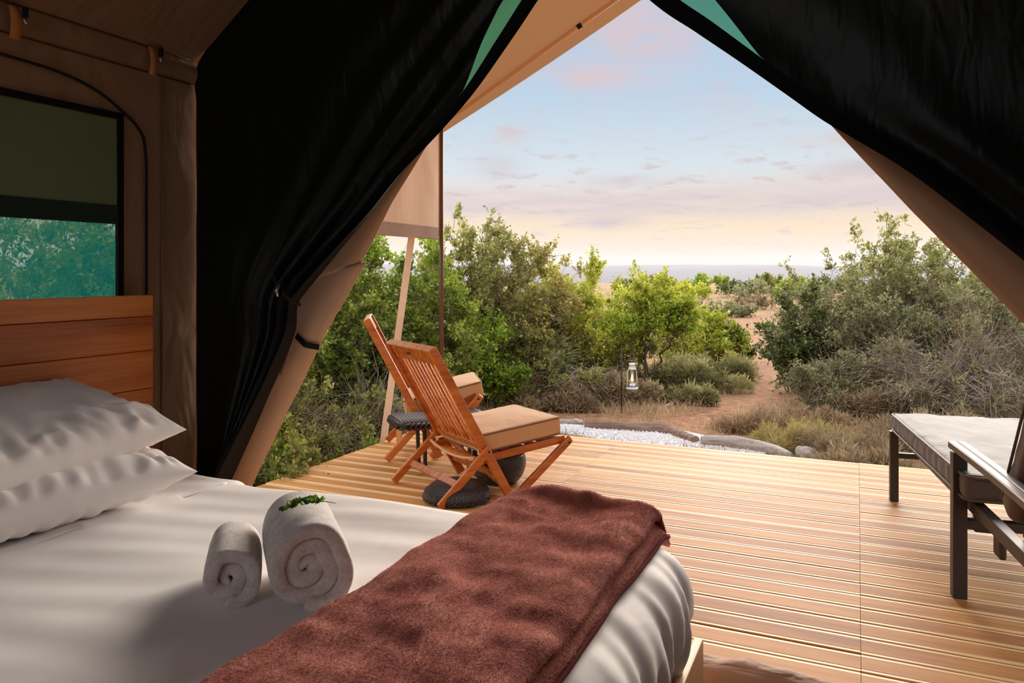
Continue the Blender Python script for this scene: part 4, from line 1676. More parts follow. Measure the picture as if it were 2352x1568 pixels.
def build_lounger():
    far = Vector((2.19, 4.37))
    ll = Vector((-0.286, -0.958)).normalized()
    ang = math.atan2(ll.y, ll.x) + YAW
    p = camw(far.x, far.y)
    L = empty('sun_lounger', p, ang, label='dark metal sun lounger with taupe mattress at the deck edge', cat='sun lounger')
    # local frame: +x towards the head (camera), +y to the right of it seen from the foot = world right side
    # y axis after rotation points to camera right
    lw = 0.66
    bm_ = 'black_metal'
    for y in (0.0, lw):
        o = MB().box((-0.022, y - 0.022, 0.0), (0.022, y + 0.022, 0.40)).build('leg', M[bm_], L, bevel=0.003)
        o = MB().box((1.325, y - 0.026, 0.0), (1.375, y + 0.026, 0.585)).build('arm_leg', M[bm_], L, bevel=0.003)
        MB().box((2.28, y - 0.022, 0.0), (2.326, y + 0.022, 0.58)).build('arm_leg', M[bm_], L, bevel=0.003)
    for y in (0.052, lw - 0.052):
        MB().box((-0.03, y - 0.02, 0.355), (2.33, y + 0.02, 0.405)).build('side_rail', M[bm_], L, bevel=0.004)
    for y in (0.0, lw):
        # armrest: a curved pair of slats on the arm posts
        for k, off in enumerate((-0.016, 0.018)):
            pts = []
            for i in range(25):
                u = i / 24
                x = 1.315 + 1.05 * u
                z = 0.592 + 0.006 * math.sin(u * math.pi)
                pts.append([(x, y + off - 0.0155, z), (x, y + off + 0.0155, z)])
            o = mkobj('arm_slat', grid_mesh('arm_slat', pts), M['arm_wood'], L)
            so = o.modifiers.new('thick', 'SOLIDIFY')
            so.thickness = 0.030
            bv = o.modifiers.new('bevel', 'BEVEL')
            bv.width = 0.004
            bv.limit_method = 'ANGLE'
    MB().beam((0.0, 0.0, 0.262), (0.0, lw, 0.262), 0.03, 0.03, (1, 0, 0)).build('cross_bar', M[bm_], L, bevel=0.004)
    MB().beam((1.35, 0.02, 0.30), (1.35, lw - 0.02, 0.30), 0.045, 0.04, (1, 0, 0)).build('cross_bar', M[bm_], L, bevel=0.006)
    MB().box((1.33, 0.052, 0.27), (1.37, 0.12, 0.355)).build('bracket', M[bm_], L, bevel=0.008)
    MB().beam((-0.03, 0.05, 0.38), (-0.03, lw - 0.05, 0.38), 0.04, 0.04, (1, 0, 0)).build('end_rail', M[bm_], L, bevel=0.004)
    MB().box((1.60, 0.05, 0.27), (1.68, 0.075, 0.36)).build('hinge_plate', M[bm_], L, bevel=0.01)
    for k in range(9):
        x = 0.08 + 0.155 * k
        MB().box((x - 0.03, 0.07, 0.385), (x + 0.03, lw - 0.07, 0.400)).build('slat', M['arm_wood'], L, bevel=0.003)
    # back frame raised
    rec = R(58)
    hx, hz = 1.84, 0.405
    dv = Vector((math.cos(rec), 0, math.sin(rec)))
    for y in (0.09, lw - 0.09):
        MB().beam((hx, y, hz), (hx + dv.x * 0.72, y, hz + dv.z * 0.72), 0.03, 0.03).build('back_frame', M[bm_], L, bevel=0.004)
    MB().beam((hx + 0.16, 0.085, 0.64), (2.12, 0.085, 0.40), 0.016, 0.012).build('back_stay', M['steel'], L)
    # mattress: a cushion of its own
    mt = empty('lounger_mattress', p, ang, label='taupe seat mattress with piped edge lying on the sun lounger', cat='mattress')
    ex, ey, ez = 0.765, 0.335, 0.052

    def disp(q, n):
        d = 0.0
        if n.z > 0.4:
            d += 0.012 * max(0, 1 - (q.x / ex) ** 2) * max(0, 1 - (q.y / ey) ** 2)
            d += 0.006 * fbm(q.x * 3, q.y * 9, 2, 3)
            d += 0.0014 * math.sin(q.x * 190 + 5 * noise.noise(Vector((q.x * 9, q.y * 6, 0)))) * math.exp(-((abs(q.y) - ey + 0.05) / 0.035) ** 2)
        elif abs(n.y) > 0.4:
            d += 0.0015 * math.sin(q.x * 55 + 5 * noise.noise(Vector((q.x * 6, q.z * 9, 1))))
        return q + n * d
    o = mkobj('mattress_body', rbox_mesh('mattress_body', (ex, ey, ez), 0.03, (150, 44, 4), disp), M['lounger_cushion'], mt, True)
    o.location = (0.705, lw / 2, 0.404 + ez)
    o.rotation_euler = (0, R(-0.8), 0)
    for sg in (1, -1):
        ring = []
        rr = 0.05
        for (qx, qy, a0) in ((1, 1, 0), (-1, 1, 90), (-1, -1, 180), (1, -1, 270)):
            for k in range(7):
                a = R(a0 + 15 * k)
                ring.append(Vector((qx * (ex - rr) + rr * math.cos(a), qy * (ey - rr) + rr * math.sin(a), sg * (ez - 0.008))))
        ring.append(ring[0])
        pp = MB().tube(ring, 0.0055, 6).build('piping', M['lounger_dark'], mt, True)
        pp.location, pp.rotation_euler = o.location, o.rotation_euler
    bc = empty('lounger_back_cushion', p, ang, label='dark taupe back cushion propped up on the sun lounger', cat='cushion')
    o = mkobj('cushion_body', rbox_mesh('cushion_body', (0.36, 0.30, 0.055), 0.035, (30, 26, 4), lambda q, n: q + n * (0.006 * fbm(q.x * 6, q.y * 6, 5, 3))), M['lounger_dark'], bc, True)
    ctr = Vector((hx, lw / 2, hz)) + dv * 0.40 + Vector((-dv.z, 0, dv.x)) * 0.075
    o.location = ctr
    o.rotation_euler = (0, -rec, 0)
    ring = []
    for (qx, qy, a0) in ((1, 1, 0), (-1, 1, 90), (-1, -1, 180), (1, -1, 270)):
        for k in range(5):
            a = R(a0 + 22.5 * k)
            ring.append(Vector((qx * 0.32 + 0.04 * math.cos(a), qy * 0.26 + 0.04 * math.sin(a), 0.044)))
    ring.append(ring[0])
    pp = MB().tube(ring, 0.005, 6).build('piping', M['lounger_cushion'], bc, True)
    pp.location, pp.rotation_euler = o.location, o.rotation_euler


build_lounger()

# ================================================================== LANDSCAPE
LEAF = {
    'bright': mat_leaf('bright_green_leaf', (86, 112, 34), (150, 174, 54), (206, 212, 92), 0.45),
    'lush': mat_leaf('lush_green_leaf', (82, 102, 38), (138, 154, 58), (204, 204, 100), 0.46),
    'olive': mat_leaf('olive_leaf', (100, 106, 54), (156, 158, 86), (208, 200, 124), 0.43),
    'brown': mat_leaf('brown_green_leaf', (116, 108, 56), (178, 164, 88), (222, 204, 126), 0.45),
    'yellow': mat_leaf('yellow_green_leaf', (126, 134, 44), (192, 196, 70), (232, 228, 114), 0.48),
    'grey': mat_leaf('grey_green_leaf', (96, 98, 66), (148, 145, 100), (196, 188, 142), 0.4),
    'dark': mat_leaf('dark_green_leaf', (64, 76, 42), (106, 118, 64), (152, 160, 98), 0.38),
    'heath': mat_leaf('heath_twig_leaf', (120, 100, 78), (172, 150, 116), (210, 190, 150), 0.35, 0.8),
    'heath_green': mat_leaf('green_heath_leaf', (116, 112, 74), (160, 154, 102), (200, 190, 136), 0.38, 0.8),
    'straw': mat_leaf('dry_grass_blade', (136, 108, 84), (184, 156, 122), (218, 194, 158), 0.38, 0.8),
    'straw_green': mat_leaf('yellowing_grass_blade', (150, 132, 82), (188, 168, 108), (216, 202, 136), 0.4, 0.8),
}


def leaf_quads(rng, centers, rad, per, L, wr=0.38, tint0=None, heart=None, segs=None, share=0.3):
    """leaves set along short twigs that leave each centre; returns verts (N,4,3) and tint"""
    n = len(centers)
    lp = 9                                    # leaves on one twig
    K = max(1, per // lp)
    c = np.repeat(centers, K, axis=0)
    r = np.repeat(rad, K)
    out = c - (heart if heart is not None else np.zeros(3))
    out /= np.linalg.norm(out, axis=1)[:, None] + 1e-6
    dr = out * 0.75 + rng.normal(0, 0.62, c.shape)
    dr[:, 2] += 0.18
    dr /= np.linalg.norm(dr, axis=1)[:, None]
    reach = r * rng.uniform(0.7, 2.0, len(r))
    st = c + rng.normal(0, 0.25, c.shape) * r[:, None]
    if segs is not None:
        for i in np.nonzero(rng.random(len(st)) < share)[0]:
            segs.append(([st[i], st[i] + dr[i] * reach[i]], 0.0030, 0.0012))
    u = rng.uniform(0.1, 1.0, (len(st), lp))
    p = (st[:, None, :] + dr[:, None, :] * (u * reach[:, None])[:, :, None]).reshape(-1, 3)
    N = len(p)
    p += rng.normal(0, 0.010, (N, 3))
    d2 = np.repeat(dr, lp, axis=0)
    a = d2 * 0.6 + rng.normal(0, 0.6, (N, 3))
    a /= np.linalg.norm(a, axis=1)[:, None]
    s = np.cross(a, rng.normal(0, 1, (N, 3)))
    s /= np.linalg.norm(s, axis=1)[:, None] + 1e-9
    nr = np.cross(a, s)
    ln = (L * rng.uniform(0.55, 1.25, N))[:, None]
    V = np.stack([p, p + a * ln * 0.5 + s * ln * wr + nr * ln * 0.08, p + a * ln, p + a * ln * 0.5 - s * ln * wr + nr * ln * 0.08], 1)
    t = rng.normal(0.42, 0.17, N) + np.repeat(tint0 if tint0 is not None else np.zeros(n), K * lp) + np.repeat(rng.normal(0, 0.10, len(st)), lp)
    return V, np.clip(t, 0, 1)


def tubes_mesh(name, segs):
    """segs: list of (points, r0, r1): three sided twigs in one mesh"""
    V, Fc = [], []
    b = 0
    for pts, r0, r1 in segs:
        m = len(pts)
        for i, p in enumerate(pts):
            t = (pts[min(i + 1, m - 1)] - pts[max(i - 1, 0)])
            t = t / (np.linalg.norm(t) + 1e-9)
            u = np.cross(t, (0.3, 0.9, 0.2))
            u = u / (np.linalg.norm(u) + 1e-9)
            w = np.cross(t, u)
            r = r0 + (r1 - r0) * i / (m - 1)
            for k in range(3):
                a = 2.0944 * k
                V.append(p + (u * math.cos(a) + w * math.sin(a)) * r)
        for i in range(m - 1):
            for k in range(3):
                k2 = (k + 1) % 3
                Fc.append((b + i * 3 + k, b + i * 3 + k2, b + (i + 1) * 3 + k2, b + (i + 1) * 3 + k))
        b += m * 3
    me = bpy.data.meshes.new(name)
    me.from_pydata([tuple(v) for v in V], [], Fc)
    me.update()
    return me


def path_to(rng, a, b, n=5, wob=0.12, sag=0.0):
    a, b = np.asarray(a, float), np.asarray(b, float)
    L = np.linalg.norm(b - a)
    pts = []
    for i in range(n):
        u = i / (n - 1)
        p = a + (b - a) * u
        if 0 < i < n - 1:
            p = p + rng.normal(0, wob * L * 0.5, 3) * math.sin(math.pi * u)
            p[2] += sag * L * math.sin(math.pi * u)
        pts.append(p)
    return pts


def bush(name, label, px, d, w, h, leaf, seed, clusters=260, per=70, L=0.045, cr=0.14, depth=0.8, base=0.08, stems=7, twigs=400,
         bark='bark', sprays=10, cat='bush', group=None, top=0.55, trunk=False, sub=None, wr=0.36, inner=0.35, twl=0.3, zoff=0.0):
    rng = np.random.default_rng(seed)
    p0 = W(px, d)
    z0 = gz(p0.x, p0.y) + zoff
    root = empty(name, (p0.x, p0.y, z0), YAW, label=label, cat=cat, group=group)
    # many shoots fan out from the foot; leaf clusters sit on the upper part of each
    segs, cs, tint, rad = [], [], [], []
    ns = max(6, clusters // 7)
    heavy = rng.uniform(0, 2 * math.pi, 3)
    mids = []
    if trunk:
        for k in range(stems):
            m = np.array([rng.normal(0, 0.16) * w, rng.normal(0, 0.10) * w, h * base * rng.uniform(0.85, 1.15)])
            r0 = 0.030 * rng.uniform(0.7, 1.2)
            segs.append((path_to(rng, np.array([rng.normal(0, 0.03), rng.normal(0, 0.03), -0.05]), m, 7, 0.12), r0, r0 * 0.5))
            mids.append(m)
    for k in range(ns):
        a = rng.uniform(0, 2 * math.pi)
        q = math.sqrt(rng.random())
        bulge = 1.0 + 0.16 * math.sin(2 * a + heavy[0]) + 0.12 * math.sin(3 * a + heavy[1])
        env = (1 - 0.62 * q ** 2.2) * (1 + 0.14 * math.sin(5 * a + heavy[2]))
        zt = h * (base + (1 - base) * env * (rng.uniform(0.45, 0.92) if rng.random() < 0.7 else rng.uniform(0.85, 1.06)))
        e = np.array([w * 0.5 * q * bulge * math.cos(a), w * 0.5 * depth * q * bulge * math.sin(a), min(zt, h)])
        if trunk:
            b = mids[int(np.argmin([np.linalg.norm(e - m) for m in mids]))]
        else:
            b = np.array([e[0] * 0.35 + rng.normal(0, 0.05) * w, e[1] * 0.35 + rng.normal(0, 0.05) * w, -0.04])
        pts = path_to(rng, b, e, 7, 0.13, 0.05)
        r0 = rng.uniform(0.006, 0.014) * (h / 2.0) ** 0.5 + 0.001
        segs.append((pts, r0, 0.0022))
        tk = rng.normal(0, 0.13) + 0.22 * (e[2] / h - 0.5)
        us = np.clip(rng.beta(2.2, 1.3, 7), 0.22, 1.0)
        us[0] = 1.0
        for u in us:
            f_ = u * 6
            i = min(5, int(f_))
            c = pts[i] + (pts[i + 1] - pts[i]) * (f_ - i)
            off = rng.normal(0, 1, 3) * cr * 1.15 * (1.15 - 0.8 * u)
            off[2] = abs(off[2]) * 0.6
            c2 = c + off
            if c2[2] < base * h * (0.8 if trunk else 0.6):
                continue
            if np.linalg.norm(off) > cr * 0.5:
                segs.append((path_to(rng, c, c2, 3, 0.1), 0.004, 0.002))
            cs.append(c2)
            tint.append(tk + rng.normal(0, 0.08))
            rad.append(cr * rng.uniform(0.55, 1.2) * (1.05 - 0.45 * u))
    cs = np.array(cs)
    tint = np.array(tint)
    rad = np.array(rad)
    for k in range(twigs):
        c = cs[rng.integers(0, len(cs))]
        v = c - np.array([0, 0, h * 0.35])
        v = v / (np.linalg.norm(v) + 1e-6) + rng.normal(0, 0.6, 3)
        v /= np.linalg.norm(v)
        s0 = c * rng.uniform(0.55, 1.0) if rng.random() < 0.6 else c
        segs.append((path_to(rng, s0 - v * twl * 0.5, s0 + v * rng.uniform(0.3, 1.0) * twl, 4, 0.14), 0.0042, 0.0016))
    extra, erad = [], []
    tops = cs[np.argsort(-(cs[:, 2] + 0.25 * rng.random(len(cs))))][:max(1, sprays * 2)]
    for k in range(sprays):
        c = tops[rng.integers(0, len(tops))]
        v = np.array([c[0] * 0.5 + rng.normal(0, 0.25), c[1] * 0.3 + rng.normal(0, 0.25), rng.uniform(0.5, 1.0)])
        v /= np.linalg.norm(v)
        ln = rng.uniform(0.12, 0.30) * min(1.4, h / 1.8)
        pts = path_to(rng, c, c + v * ln, 5, 0.1)
        segs.append((pts, 0.006, 0.002))
        for q in pts[1:]:
            extra.append(q)
            erad.append(cr * 0.42)
    heart = np.array([0, 0, h * 0.3])
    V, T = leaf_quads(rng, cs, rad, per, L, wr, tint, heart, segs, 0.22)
    if extra:
        V2, T2 = leaf_quads(rng, np.array(extra), np.array(erad), 18, L, wr, None, heart, segs, 0.3)
        V, T = np.concatenate([V, V2]), np.concatenate([T, T2])
    keep = V[:, 0, 2] > 0.01
    V, T = V[keep], T[keep]
    if sub:          # part of the crown in a second leaf kind, by position
        mat2, fn = sub
        m = np.array([fn(q[0] / w, q[2] / h) + rng.normal(0, 0.12) > 0 for q in V[:, 0]])
        o2 = mkobj('foliage', quads_mesh('foliage', V[m], T[m]), LEAF[mat2], root)
        tag(o2, kind='stuff')
        V, T = V[~m], T[~m]
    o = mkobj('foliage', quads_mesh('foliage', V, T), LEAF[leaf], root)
    tag(o, kind='stuff')
    mkobj('branches', tubes_mesh('branches', segs), M[bark], root)
    return root


def heath(name, label, px, d, w, h, leaf, seed, n=9000, L=0.09, cat='shrub', group=None, depth=0.7, bark='bark_pale', wr=0.07, twigs=320):
    """low cushion of fine twigs and needle leaves"""
    rng = np.random.default_rng(seed)
    p0 = W(px, d)
    root = empty(name, (p0.x, p0.y, gz(p0.x, p0.y)), YAW, label=label, cat=cat, group=group)
    nl = 16
    lum = [(rng.uniform(-0.44, 0.44) * w, rng.uniform(-0.40, 0.40) * w * depth, rng.uniform(0.35, 1.0) * h, rng.uniform(0.08, 0.22) * w) for _ in range(nl)]
    k = rng.integers(0, nl, n)
    lm = np.array(lum)[k]
    a = rng.uniform(0, 2 * math.pi, n)
    r = np.sqrt(rng.random(n))
    z = np.sqrt(np.clip(1 - r * r, 0, 1)) * lm[:, 2] * rng.uniform(0.25, 1.12, n)
    p = np.stack([lm[:, 0] + r * np.cos(a) * lm[:, 3], lm[:, 1] + r * np.sin(a) * lm[:, 3] * depth, z], 1)
    dr = np.stack([np.cos(a) * r * 0.8, np.sin(a) * r * 0.8, np.full(n, 0.7)], 1) + rng.normal(0, 0.65, (n, 3))
    dr /= np.linalg.norm(dr, axis=1)[:, None]
    s = np.cross(dr, rng.normal(0, 1, (n, 3)))
    s /= np.linalg.norm(s, axis=1)[:, None] + 1e-9
    ln = (L * rng.uniform(0.5, 1.4, n))[:, None]
    V = np.stack([p, p + dr * ln * 0.55 + s * ln * wr, p + dr * ln, p + dr * ln * 0.55 - s * ln * wr], 1)
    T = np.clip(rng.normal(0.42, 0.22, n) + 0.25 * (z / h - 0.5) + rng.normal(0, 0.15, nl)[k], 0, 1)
    o = mkobj('foliage', quads_mesh('foliage', V, T), LEAF[leaf], root)
    tag(o, kind='stuff')
    segs = []
    for _ in range(twigs):
        q = p[rng.integers(0, n)]
        b = np.array([q[0] * 0.6, q[1] * 0.6, 0.0])
        segs.append((path_to(rng, b, q * np.array([1, 1, 1.08]), 4, 0.12), 0.004, 0.0015))
    mkobj('branches', tubes_mesh('branches', segs), M[bark], root)
    return root


def zrow(py, d):
    return CH - (py - HZ) / F * d


GZ0 = -0.42


def hgt(py_top, d):
    return zrow(py_top, d) - GZ0


# left side, close to the deck
bush('leafy_shrub', 'lush green leafy shrub behind the awning side panel and strap', 925, 8.6, 1.55, hgt(535, 8.6), 'lush', 11, 380, 100, 0.045, 0.16, twigs=500, bark='bark_pale', sprays=6,
     sub=('bright', lambda x, z: z - 0.72))
bush('tall_shrub', 'tall brownish green shrub just beyond the awning corner pole', 1125, 10.6, 2.6, hgt(522, 10.6), 'brown', 12, 600, 105, 0.043, 0.16, twigs=1500, sprays=26,
     bark='bark_pale', sub=('olive', lambda x, z: 0.18 - x))
bush('slender_shrub', 'slender leggy shrub whose top sprays reach above the tall brown shrub', 1052, 10.0, 0.9, hgt(500, 10.0), 'olive', 13, 160, 70, 0.05, 0.13, twigs=200, sprays=16, base=0.3)
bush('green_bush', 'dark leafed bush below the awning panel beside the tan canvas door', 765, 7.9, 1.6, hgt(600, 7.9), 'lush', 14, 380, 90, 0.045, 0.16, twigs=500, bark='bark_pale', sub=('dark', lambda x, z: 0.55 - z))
bush('twiggy_bush', 'tangled twiggy bush at the left deck edge near the canvas door', 700, 6.6, 1.7, 0.85, 'bright', 15, 230, 80, 0.034, 0.12, twigs=900, bark='bark_pale', sprays=8,
     sub=('olive', lambda x, z: z - 0.45), twl=0.5)
bush('low_bush', 'small leaved low bush hugging the deck edge behind the bed', 620, 5.3, 1.15, 0.62, 'bright', 16, 240, 90, 0.030, 0.09, twigs=500, bark='bark', sprays=6, sub=('olive', lambda x, z: x - 0.1), twl=0.3)
bush('dry_bush', 'dry open bush on the ground behind the rear folding chair', 860, 7.3, 1.7, 0.72, 'olive', 17, 150, 60, 0.034, 0.12, twigs=900, bark='bark_pale', sprays=4, twl=0.5)
bush('green_bush', 'bright green bush to the right of the corner pole, chair height', 1130, 9.6, 0.85, hgt(740, 9.6), 'bright', 18, 170, 80, 0.045, 0.13, twigs=200, sprays=6)
bush('yellow_bush', 'yellow green bush between the tall brown shrub and the small open tree', 1325, 11.2, 2.2, hgt(618, 11.2), 'yellow', 19, 520, 95, 0.043, 0.15, twigs=500, sprays=18, sub=('olive', lambda x, z: 0.30 - z), bark='bark_pale')
bush('grey_bush', 'grey twiggy bush low behind the seat cushions', 1210, 10.2, 1.8, hgt(770, 10.2), 'olive', 20, 230, 70, 0.042, 0.14, twigs=1000, bark='bark_pale', sprays=6, twl=0.45)
# little tree with open stems behind the lantern
bush('small_tree', 'small open tree with bright crown and bare stems behind the lantern', 1490, 10.6, 1.25, hgt(650, 10.6), 'bright', 21, 260, 85, 0.042, 0.13, stems=4, twigs=200, base=0.46, trunk=True, sprays=12, cat='tree',
     sub=('yellow', lambda x, z: z - 0.75))
bush('yellow_bush', 'spreading yellow bush right of the small open tree', 1600, 13.5, 1.5, hgt(715, 13.5), 'yellow', 22, 250, 70, 0.045, 0.15, twigs=250, sprays=8)
bush('dark_bush', 'dark rounded bush beside the red path, past the heath mounds', 1665, 14.0, 1.05, hgt(735, 14.0), 'dark', 23, 220, 75, 0.05, 0.15, twigs=200, sprays=8)
# right hand thicket
bush('large_shrub', 'large grey green shrub whose sprays rise against the sunset sky', 2070, 10.8, 3.7, hgt(552, 10.8), 'grey', 24, 720, 115, 0.040, 0.17, twigs=2800, sprays=34, sub=('olive', lambda x, z: z - 0.78), bark='bark_pale')
bush('tall_shrub', 'open topped shrub with feathery sprays, highest against the sky', 2040, 11.6, 1.2, hgt(498, 11.6), 'olive', 25, 190, 80, 0.042, 0.15, twigs=250, sprays=26, base=0.35)
bush('dark_bush', 'dark green bush overhanging the red path on its right', 1840, 10.9, 1.05, hgt(670, 10.9), 'dark', 26, 260, 85, 0.048, 0.14, twigs=260, sprays=8, base=0.25)
bush('leafy_shrub', 'vivid green shrub seen under the edge of the dark canvas door', 2270, 11.6, 1.5, hgt(612, 11.6), 'lush', 27, 360, 90, 0.05, 0.16, twigs=260, sprays=10)
bush('grey_bush', 'tangled grey twig bush behind the lounger mattress', 2190, 9.0, 2.3, 1.05, 'grey', 28, 220, 60, 0.036, 0.14, twigs=1700, bark='bark_pale', sprays=8, twl=0.6)
bush('grey_bush', 'wispy grey bush beside the path, left of the big thicket', 1930, 9.4, 1.1, hgt(800, 9.4), 'grey', 29, 190, 70, 0.034, 0.12, twigs=500, bark='bark_pale', sprays=6, twl=0.35)
bush('grey_bush', 'bare thorny bush at the far right, reaching out of the frame', 2420, 9.2, 1.6, 1.25, 'grey', 30, 150, 60, 0.036, 0.14, twigs=1300, bark='bark_pale', sprays=6, twl=0.6)
bush('window_bush', 'leafy bush outside, showing through the teal net window', 40, 5.6, 2.8, 2.9, 'lush', 31, 420, 80, 0.045, 0.17, twigs=900, bark='bark_pale')
bush('window_bush', 'second bush outside the net window, nearer the tent corner', 270, 6.4, 2.2, 2.9, 'olive', 32, 300, 80, 0.045, 0.16, twigs=700, bark='bark_pale')
bush('green_bush', 'tall hedge like bush left of the tan canvas door', 560, 7.2, 2.2, 2.0, 'lush', 33, 420, 80, 0.05, 0.18, twigs=300)

# low heath between deck and thicket
heath('heath_mound', 'brown heath mound left of the lantern pole', 1330, 10.1, 1.5, 0.40, 'heath', 41, 15000, depth=0.45)
heath('heath_mound', 'brown heath mound behind the front chair cushion', 1165, 9.8, 1.4, 0.46, 'heath', 42, 14000, depth=0.45)
heath('heath_mound', 'green heath mound right of the lantern', 1590, 11.2, 1.3, 0.52, 'heath_green', 43, 15000, depth=0.5)
heath('heath_mound', 'grey green heath mound hanging over the path edge', 1655, 12.0, 1.0, 0.42, 'heath_green', 44, 10000, depth=0.5)
heath('heath_mound', 'small brown heath mound at the foot of the lantern pole', 1462, 10.0, 0.95, 0.26, 'heath', 45, 9000, depth=0.4)
heath('heath_mound', 'round green heath clump near the bare stick', 1588, 10.0, 0.55, 0.26, 'heath_green', 46, 6000, depth=0.5)
heath('heath_mound', 'straw brown heath mound across the path, under the thicket', 1930, 9.1, 0.9, 0.30, 'heath', 47, 9000, depth=0.6)
heath('heath_mound', 'grey brown heath mound between the front chair and the lantern', 1250, 9.6, 1.2, 0.40, 'heath', 54, 14000, depth=0.45)
heath('heath_mound', 'grey brown heath mound close behind the lantern pole', 1405, 10.6, 1.2, 0.40, 'heath', 55, 12000, depth=0.45)
heath('heath_mound', 'rust brown heath mound at the foot of the big thicket', 2010, 9.0, 1.3, 0.42, 'heath', 56, 14000, depth=0.5)
heath('grass_clump', 'yellow green grass clump beside the grey log', 1865, 7.5, 0.9, 0.24, 'straw_green', 48, 9000, 0.09, 'grass', wr=0.03)
heath('grass_clump', 'dry straw grass clump left of the lounger foot', 1965, 7.0, 0.8, 0.26, 'heath', 49, 10000, 0.09, 'grass', wr=0.03)
heath('grass_clump', 'dry grass clump under the lounger mattress', 2130, 7.4, 1.3, 0.36, 'heath', 50, 14000, 0.10, 'grass', wr=0.04)
heath('grass_clump', 'pale dry grass clump on the bank above the log', 1745, 8.3, 0.8, 0.20, 'straw', 51, 6000, 0.12, 'grass', wr=0.03)
heath('grass_clump', 'brown dead grass at the deck edge by the lounger leg', 2010, 6.35, 0.8, 0.24, 'heath', 52, 8000, 0.11, 'grass', wr=0.04)
heath('heath_mound', 'pale grass tuft on the bend of the path', 1860, 8.5, 0.7, 0.24, 'straw', 53, 6000)

# shrubs of the open veld, each small in the picture
rngv = random.Random(77)
far_spots = [(1515, 74, 3.6, 1.35, 'olive', 'round olive bush on the skyline, leftmost of three'),
             (1632, 66, 3.4, 1.30, 'bright', 'round green bush on the skyline, middle of three'),
             (1772, 60, 3.0, 1.5, 'olive', 'loose olive bush on the skyline, rightmost of three'),
             (1700, 55, 3.4, 0.9, 'dark', 'low dark bush in front of the skyline bushes'),
             (1735, 48, 2.6, 0.8, 'grey', 'low grey bush among the pink grass, far off'),
             (1590, 52, 3.0, 0.8, 'yellow', 'low yellow bush at the edge of the far pink grass'),
             (1835, 50, 2.8, 1.1, 'bright', 'bright bush on the skyline beside the big thicket'),
             (1420, 60, 5.0, 0.9, 'olive', 'long olive bush on the skyline behind the small tree'),
             (1900, 58, 5.0, 1.2, 'dark', 'dark bush on the skyline behind the big thicket'),
             (1655, 30, 2.2, 0.40, 'grey', 'low grey scrub patch beyond the dark path bush'),
             (1560, 36, 2.6, 0.5, 'olive', 'low olive scrub patch behind the yellow bush'),
             (1730, 36, 2.4, 0.45, 'heath', 'brown scrub patch where the path disappears')]
for k, (px, d, w, h, leaf, lab) in enumerate(far_spots):
    bush('veld_bush', lab, px, d, w, h, leaf, 100 + k, 70, 60, 0.16 if d > 45 else 0.10, 0.42 if d > 45 else 0.25, stems=4, twigs=40, sprays=4, group='bushes of the open veld', base=0.05)


def build_grass():
    rng = np.random.default_rng(5)
    N = 150000
    px = rng.uniform(450, 2500, N)
    d = 6.3 / (1 - rng.random(N) * (1 - 6.3 / 75.0))      # dense near, thin far
    xc = (px - 1176.0) / F * d
    x, y = xc * CS - d * SN, xc * SN + d * CS
    n1 = np.array([noise.noise(Vector((a * 0.7, b * 0.7, 2.0))) for a, b in zip(x, y)])
    okm = (n1 + rng.normal(0, 0.25, N) > -0.10)
    okm &= ~((y < DECK_FAR + 0.05) & (x > DECK_L - 0.05))
    pd = np.array([min(dist_poly(a, b, PATH) - 0.22 - 0.02 * r, dist_poly(a, b, PATH2) - 0.25) if (1100 < q < 2000 and r < 36) else 9.0 for a, b, q, r in zip(x, y, px, d)])
    okm &= pd + rng.normal(0, 0.13, N) > 0.0
    # keep the gravel strip bare
    gd = np.array([dist_poly(a, b, GRAVEL) if r < 9 else 9.0 for a, b, r in zip(x, y, d)])
    okm &= gd + rng.normal(0, 0.05, N) > 0.40
    x, y, d, n1 = x[okm], y[okm], d[okm], n1[okm]
    n = len(x)
    z = np.array([gz(a, b) for a, b in zip(x, y)])
    p = np.stack([x, y, z - 0.01], 1)
    L = rng.uniform(0.05, 0.20, n) * (1 + np.clip((d - 12) / 30, 0, 1.2)) * (1 + 0.4 * n1)
    dr = np.stack([rng.normal(0, 0.4, n), rng.normal(0, 0.4, n), np.ones(n)], 1)
    dr /= np.linalg.norm(dr, axis=1)[:, None]
    s = np.cross(dr, rng.normal(0, 1, (n, 3)))
    s /= np.linalg.norm(s, axis=1)[:, None] + 1e-9
    wv = (0.0035 * (1 + d / 9.0))[:, None]
    tip = p + dr * L[:, None] + np.stack([rng.normal(0, 0.3, n), rng.normal(0, 0.3, n), np.full(n, -0.1)], 1) * L[:, None] * 0.5
    m = p + dr * L[:, None] * 0.55
    V = np.stack([p - s * wv * 0.5, m + s * wv * 0.5, tip, m - s * wv * 0.6], 1)
    T = np.clip(rng.normal(0.5, 0.25, n) + 0.3 * n1, 0, 1)
    o = mkobj('dry_grass', quads_mesh('dry_grass', V, T), LEAF['straw'])
    tag(o, 'dry straw coloured grass all over the veld beyond the deck', 'grass', kind='stuff')


# gravel strip beyond the deck edge, with the logs that hold it
GRAVEL = [W(1270, 8.45), W(1400, 8.2), W(1530, 7.95), W(1640, 7.55), W(1760, 7.1)]


